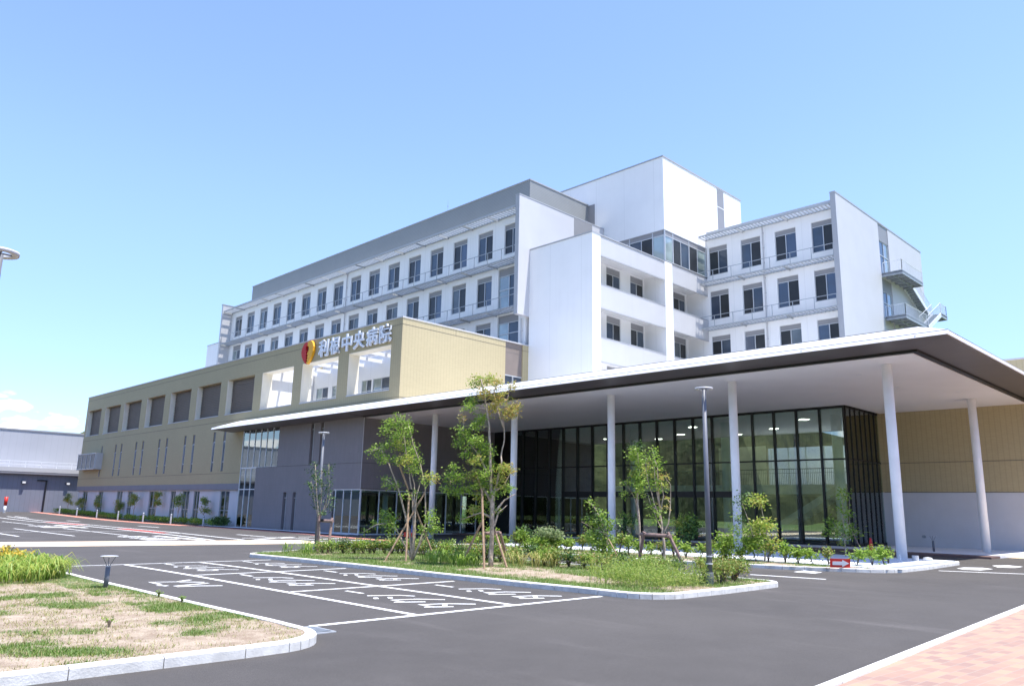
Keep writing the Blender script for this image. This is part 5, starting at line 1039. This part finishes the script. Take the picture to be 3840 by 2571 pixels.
stakes('short dark post with rail holding the sparse upright tree', [((17.2, 28.1, .05), (17.2, 28.1, 1.5)), ((17.09, 27.12, .05), (17.3, 27.3, 1.4))], .055, woodg, beam=[((17.22, 28.2, 1.28), (17.25, 27.15, 1.28))], tie=(17.15, 27.8, 1.3))
stakes('brown H shaped timber frame around a young tree trunk', [((21.0, 14.9, .1), (22.6, 16.1, 1.22)), ((22.3, 14.3, .1), (22.0, 14.75, 1.25)), ((22.9, 16.6, .0), (22.6, 16.1, 1.22))][1:] , .055, woodg, beam=[((22.75, 16.35, 1.13), (21.95, 14.6, 1.13))])
stakes('thin slanted wooden pole by the slender tree of the entrance bed', [((27.2, 19.5, .1), (27.3, 19.9, 3.2))], .025, woodp)
stakes('short slanted wooden pole in front of the leaning shrub tree', [((20.3, 15.2, .1), (20.5, 16.0, 1.0))], .022, woodp)
stakes('dark leaning pole behind the thin sapling at the glass corner', [((37.0, 14.3, .1), (36.9, 15.2, 2.2))], .022, woodg)
t = thing('marking_tape', 'blue and red marking tape tied round a stem of the multi stemmed tree', 'tape', (17.5, 22.3, .9))
mb = MB(); mb.tube([(17.5, 22.35, .7), (17.5, 22.35, 1.25)], .07, 8); mb.build('blue_wrap', blue, t); mb = MB(); mb.box(17.4, 17.46, 22.15, 22.75, .85, 1.0); mb.build('red_strip', coner, t)

# ------------------------------------------------------------------ lamps, bollards, cone, sign
def ring_lamp(label, x, y, zb, h, r=.235, rz=0):
    t = thing('street_lamp', label, 'street lamp', (x, y, zb), 'tall ring headed lamps')
    mb = MB(); mb.tube([(0, 0, 0), (0, 0, h-.03)], [.075, .052], 16); place(mb, 'pole', lampm, t, True)
    mb = MB(); mb.lathe(0, 0, [(.0, .32), (.095, .32), (.10, .30), (.10, 0)], 18); place(mb, 'base_sleeve', lampm, t, True)
    mb = MB(); prof = [(r*.62, h-.02), (r*.62, h+.01), (r*.98, h+.02), (r, h), (r*.98, h-.03), (r*.62, h-.02)]; mb.lathe(0, 0, prof, 36); place(mb, 'lamp_ring', lamptop, t, True)
    mb = MB(); mb.tube([(-r*.7, 0, h-.01), (r*.7, 0, h-.01)], .014, 6); mb.tube([(0, -r*.7, h-.01), (0, r*.7, h-.01)], .014, 6); place(mb, 'bracket', lampm, t)
    return t
ring_lamp('tall grey lamp post with a ring head at the near right tip of the island', 17.97, 10.82, .1, 5.0)
ring_lamp('ring headed lamp post behind the sparse upright tree at the far end of the island', 18.15, 29.75, -.03, 5.0)
ring_lamp('ring headed lamp cut by the left picture edge, high above the near lawn', 2.12, 11.9, .1, 4.98)
mb = MB(); mb.tube([(17.97, 10.82, .62), (17.97, 10.82, .64)], .088, 14); mb.tube([(17.97, 10.82, .80), (17.97, 10.82, .82)], .085, 14); 
tb = mb.build('lamp_bands', conew); tb['label'] = 'two white bands tied round the tall lamp post near its foot'; tb['category'] = 'band'
def path_light(label, x, y, zb, s=1.):
    t = thing('path_light', label, 'path light', (x, y, zb), 'dark bollard path lights', YAW); t.scale = (s, s, s)
    mb = MB(); mb.tube([(0, 0, 0), (0, 0, .44)], .046, 16); place(mb, 'post', lampm, t, True)
    mb = MB(); mb.tube([(0, 0, .44), (0, 0, .455)], .050, 16); place(mb, 'collar', lamptop, t, True)
    for k in range(3): a = 2*pi*k/3+.5; mb = MB(); mb.tube([(.03*cos(a), .03*sin(a), .45), (.07*cos(a), .07*sin(a), .53), (.135*cos(a), .135*sin(a), .64)], .007, 6); place(mb, 'arm', lampm, t)
    mb = MB(); mb.lathe(0, 0, [(.0, .65), (.14, .66), (.172, .655), (.172, .647), (.12, .635), (0, .632)], 28); place(mb, 'disc_head', lamptop, t, True)
    return t
path_light('dark path light with a flat disc head standing in the near lawn', 5.9, 17.6, .1)
path_light('dark path light rising behind the lime daylily clump at the left edge', 5.35, 23.1, .1, 1.0)
path_light('dark path light on the white platform by the pale plinth wall, between two columns', 47.1, 14.5, .12, 1.3)
first = None
for k, y in enumerate((119.7, 112.3, 104.6, 97.3, 89.6, 82.1, 74.4)):
    if first is None:
        first = thing('bollard', 'silver steel bollard in the row before the far hedge', 'bollard', (33.0, y, gz(33, y)), 'silver bollards along the salmon path')
        mb = MB(); mb.lathe(0, 0, [(0, 1.02), (.075, 1.0), (.085, .97), (.085, 0)], 14); place(mb, 'post', alu, first, True)
        mb = MB(); mb.lathe(0, 0, [(.09, .86), (.09, .82)], 14); place(mb, 'band', dgrey, first)
        o = first
    else: o = copy_tree(first); o.location = (33.0, y, gz(33, y))
    o['label'] = ['first', 'second', 'third', 'fourth', 'fifth', 'sixth', 'last and nearest'][k]+' silver bollard from the left in the row before the far hedge'
t = thing('traffic_post', 'red and white post on a white base at the far left before the warehouse', 'delineator post', (26.6, 120, .05))
mb = MB(); mb.cyl(26.6, 120, .05, 1.1, .17, .16, 14); mb.build('white_post', conew, t, True); mb = MB(); mb.cyl(26.6, 120, 1.1, 2.2, .19, .21, 14); mb.build('red_sleeve', coner, t, True); mb = MB(); mb.cyl(26.6, 120, 0, .08, .42, .36, 16); mb.build('foot', conew, t)
t = thing('traffic_cone', 'red traffic cone standing in front of the glass lobby corner', 'traffic cone', (38.6, 14.6, 0))
mb = MB(); mb.lathe(38.6, 14.6, [(.03, .92), (.045, .90), (.16, .05)], 20); mb.build('cone', coner, t, True); mb = MB(); mb.box(38.4, 38.8, 14.4, 14.8, .0, .05); mb.build('base', coner, t)
# red and white arrow board
t = thing('arrow_sign', 'small red board with a white arrow pointing right, at the entrance bed kerb', 'sign', (27.9, 11.6, .14))
A = Vector((27.55, 11.86, .14)); B = Vector((28.07, 11.38, .14)); U = (B-A).normalized(); Lh = (B-A).length; V = (Vector((U.y*-.35, U.x*.35, 0))*-1+Vector((.18, .18, .93))).normalized(); Nn = U.cross(V).normalized()
def bp(u, v, d): p = A+U*u+V*v+Nn*d; return (p.x, p.y, p.z)
mb = MB(); mb.prism([(0, 0), (Lh, 0), (Lh, .30), (0, .30)], 0, .02, bp); mb.build('board', coner, t)
sg = 1 if Nn.dot(Vector((-1, -1, 0))) > 0 else -1
mb = MB(); d0, d1 = ((.021, .025) if sg > 0 else (-.005, -.001)); mb.prism([(.08, .09), (Lh*.6, .09), (Lh*.6, .03), (Lh-.04, .15), (Lh*.6, .27), (Lh*.6, .21), (.08, .21)], d0, d1, bp); mb.build('arrow', conew, t)
mb = MB(); mb.tube([bp(.1, .28, -.01), (A.x+.35, A.y+.25, .14)], .012, 6); mb.tube([bp(Lh-.1, .28, -.01), (B.x+.35, B.y+.25, .14)], .012, 6); mb.build('legs', galv, t)
# water pipe outlet on the entrance island tip
t = thing('pipe_outlet', 'grey pipe stub with a curved white hose on the paved tip of the entrance bed', 'pipe', (35.3, 11.6, .14))
mb = MB(); mb.cyl(35.3, 11.6, .14, .36, .13, n=14); mb.build('pipe_stub', lgrey, t); mb = MB(); mb.tube([(35.2+.9*(k/10)-1.0, 11.9+.4*k/10-.1, .16+.28*sin(pi*k/10)) for k in range(11)], .022, 6); mb.build('hose', conew, t); mb = MB(); mb.lathe(36.0, 11.35, [(0, .30), (.16, .27), (.2, .2), (.17, .14)], 14); mb.build('lid', lamptop, t)
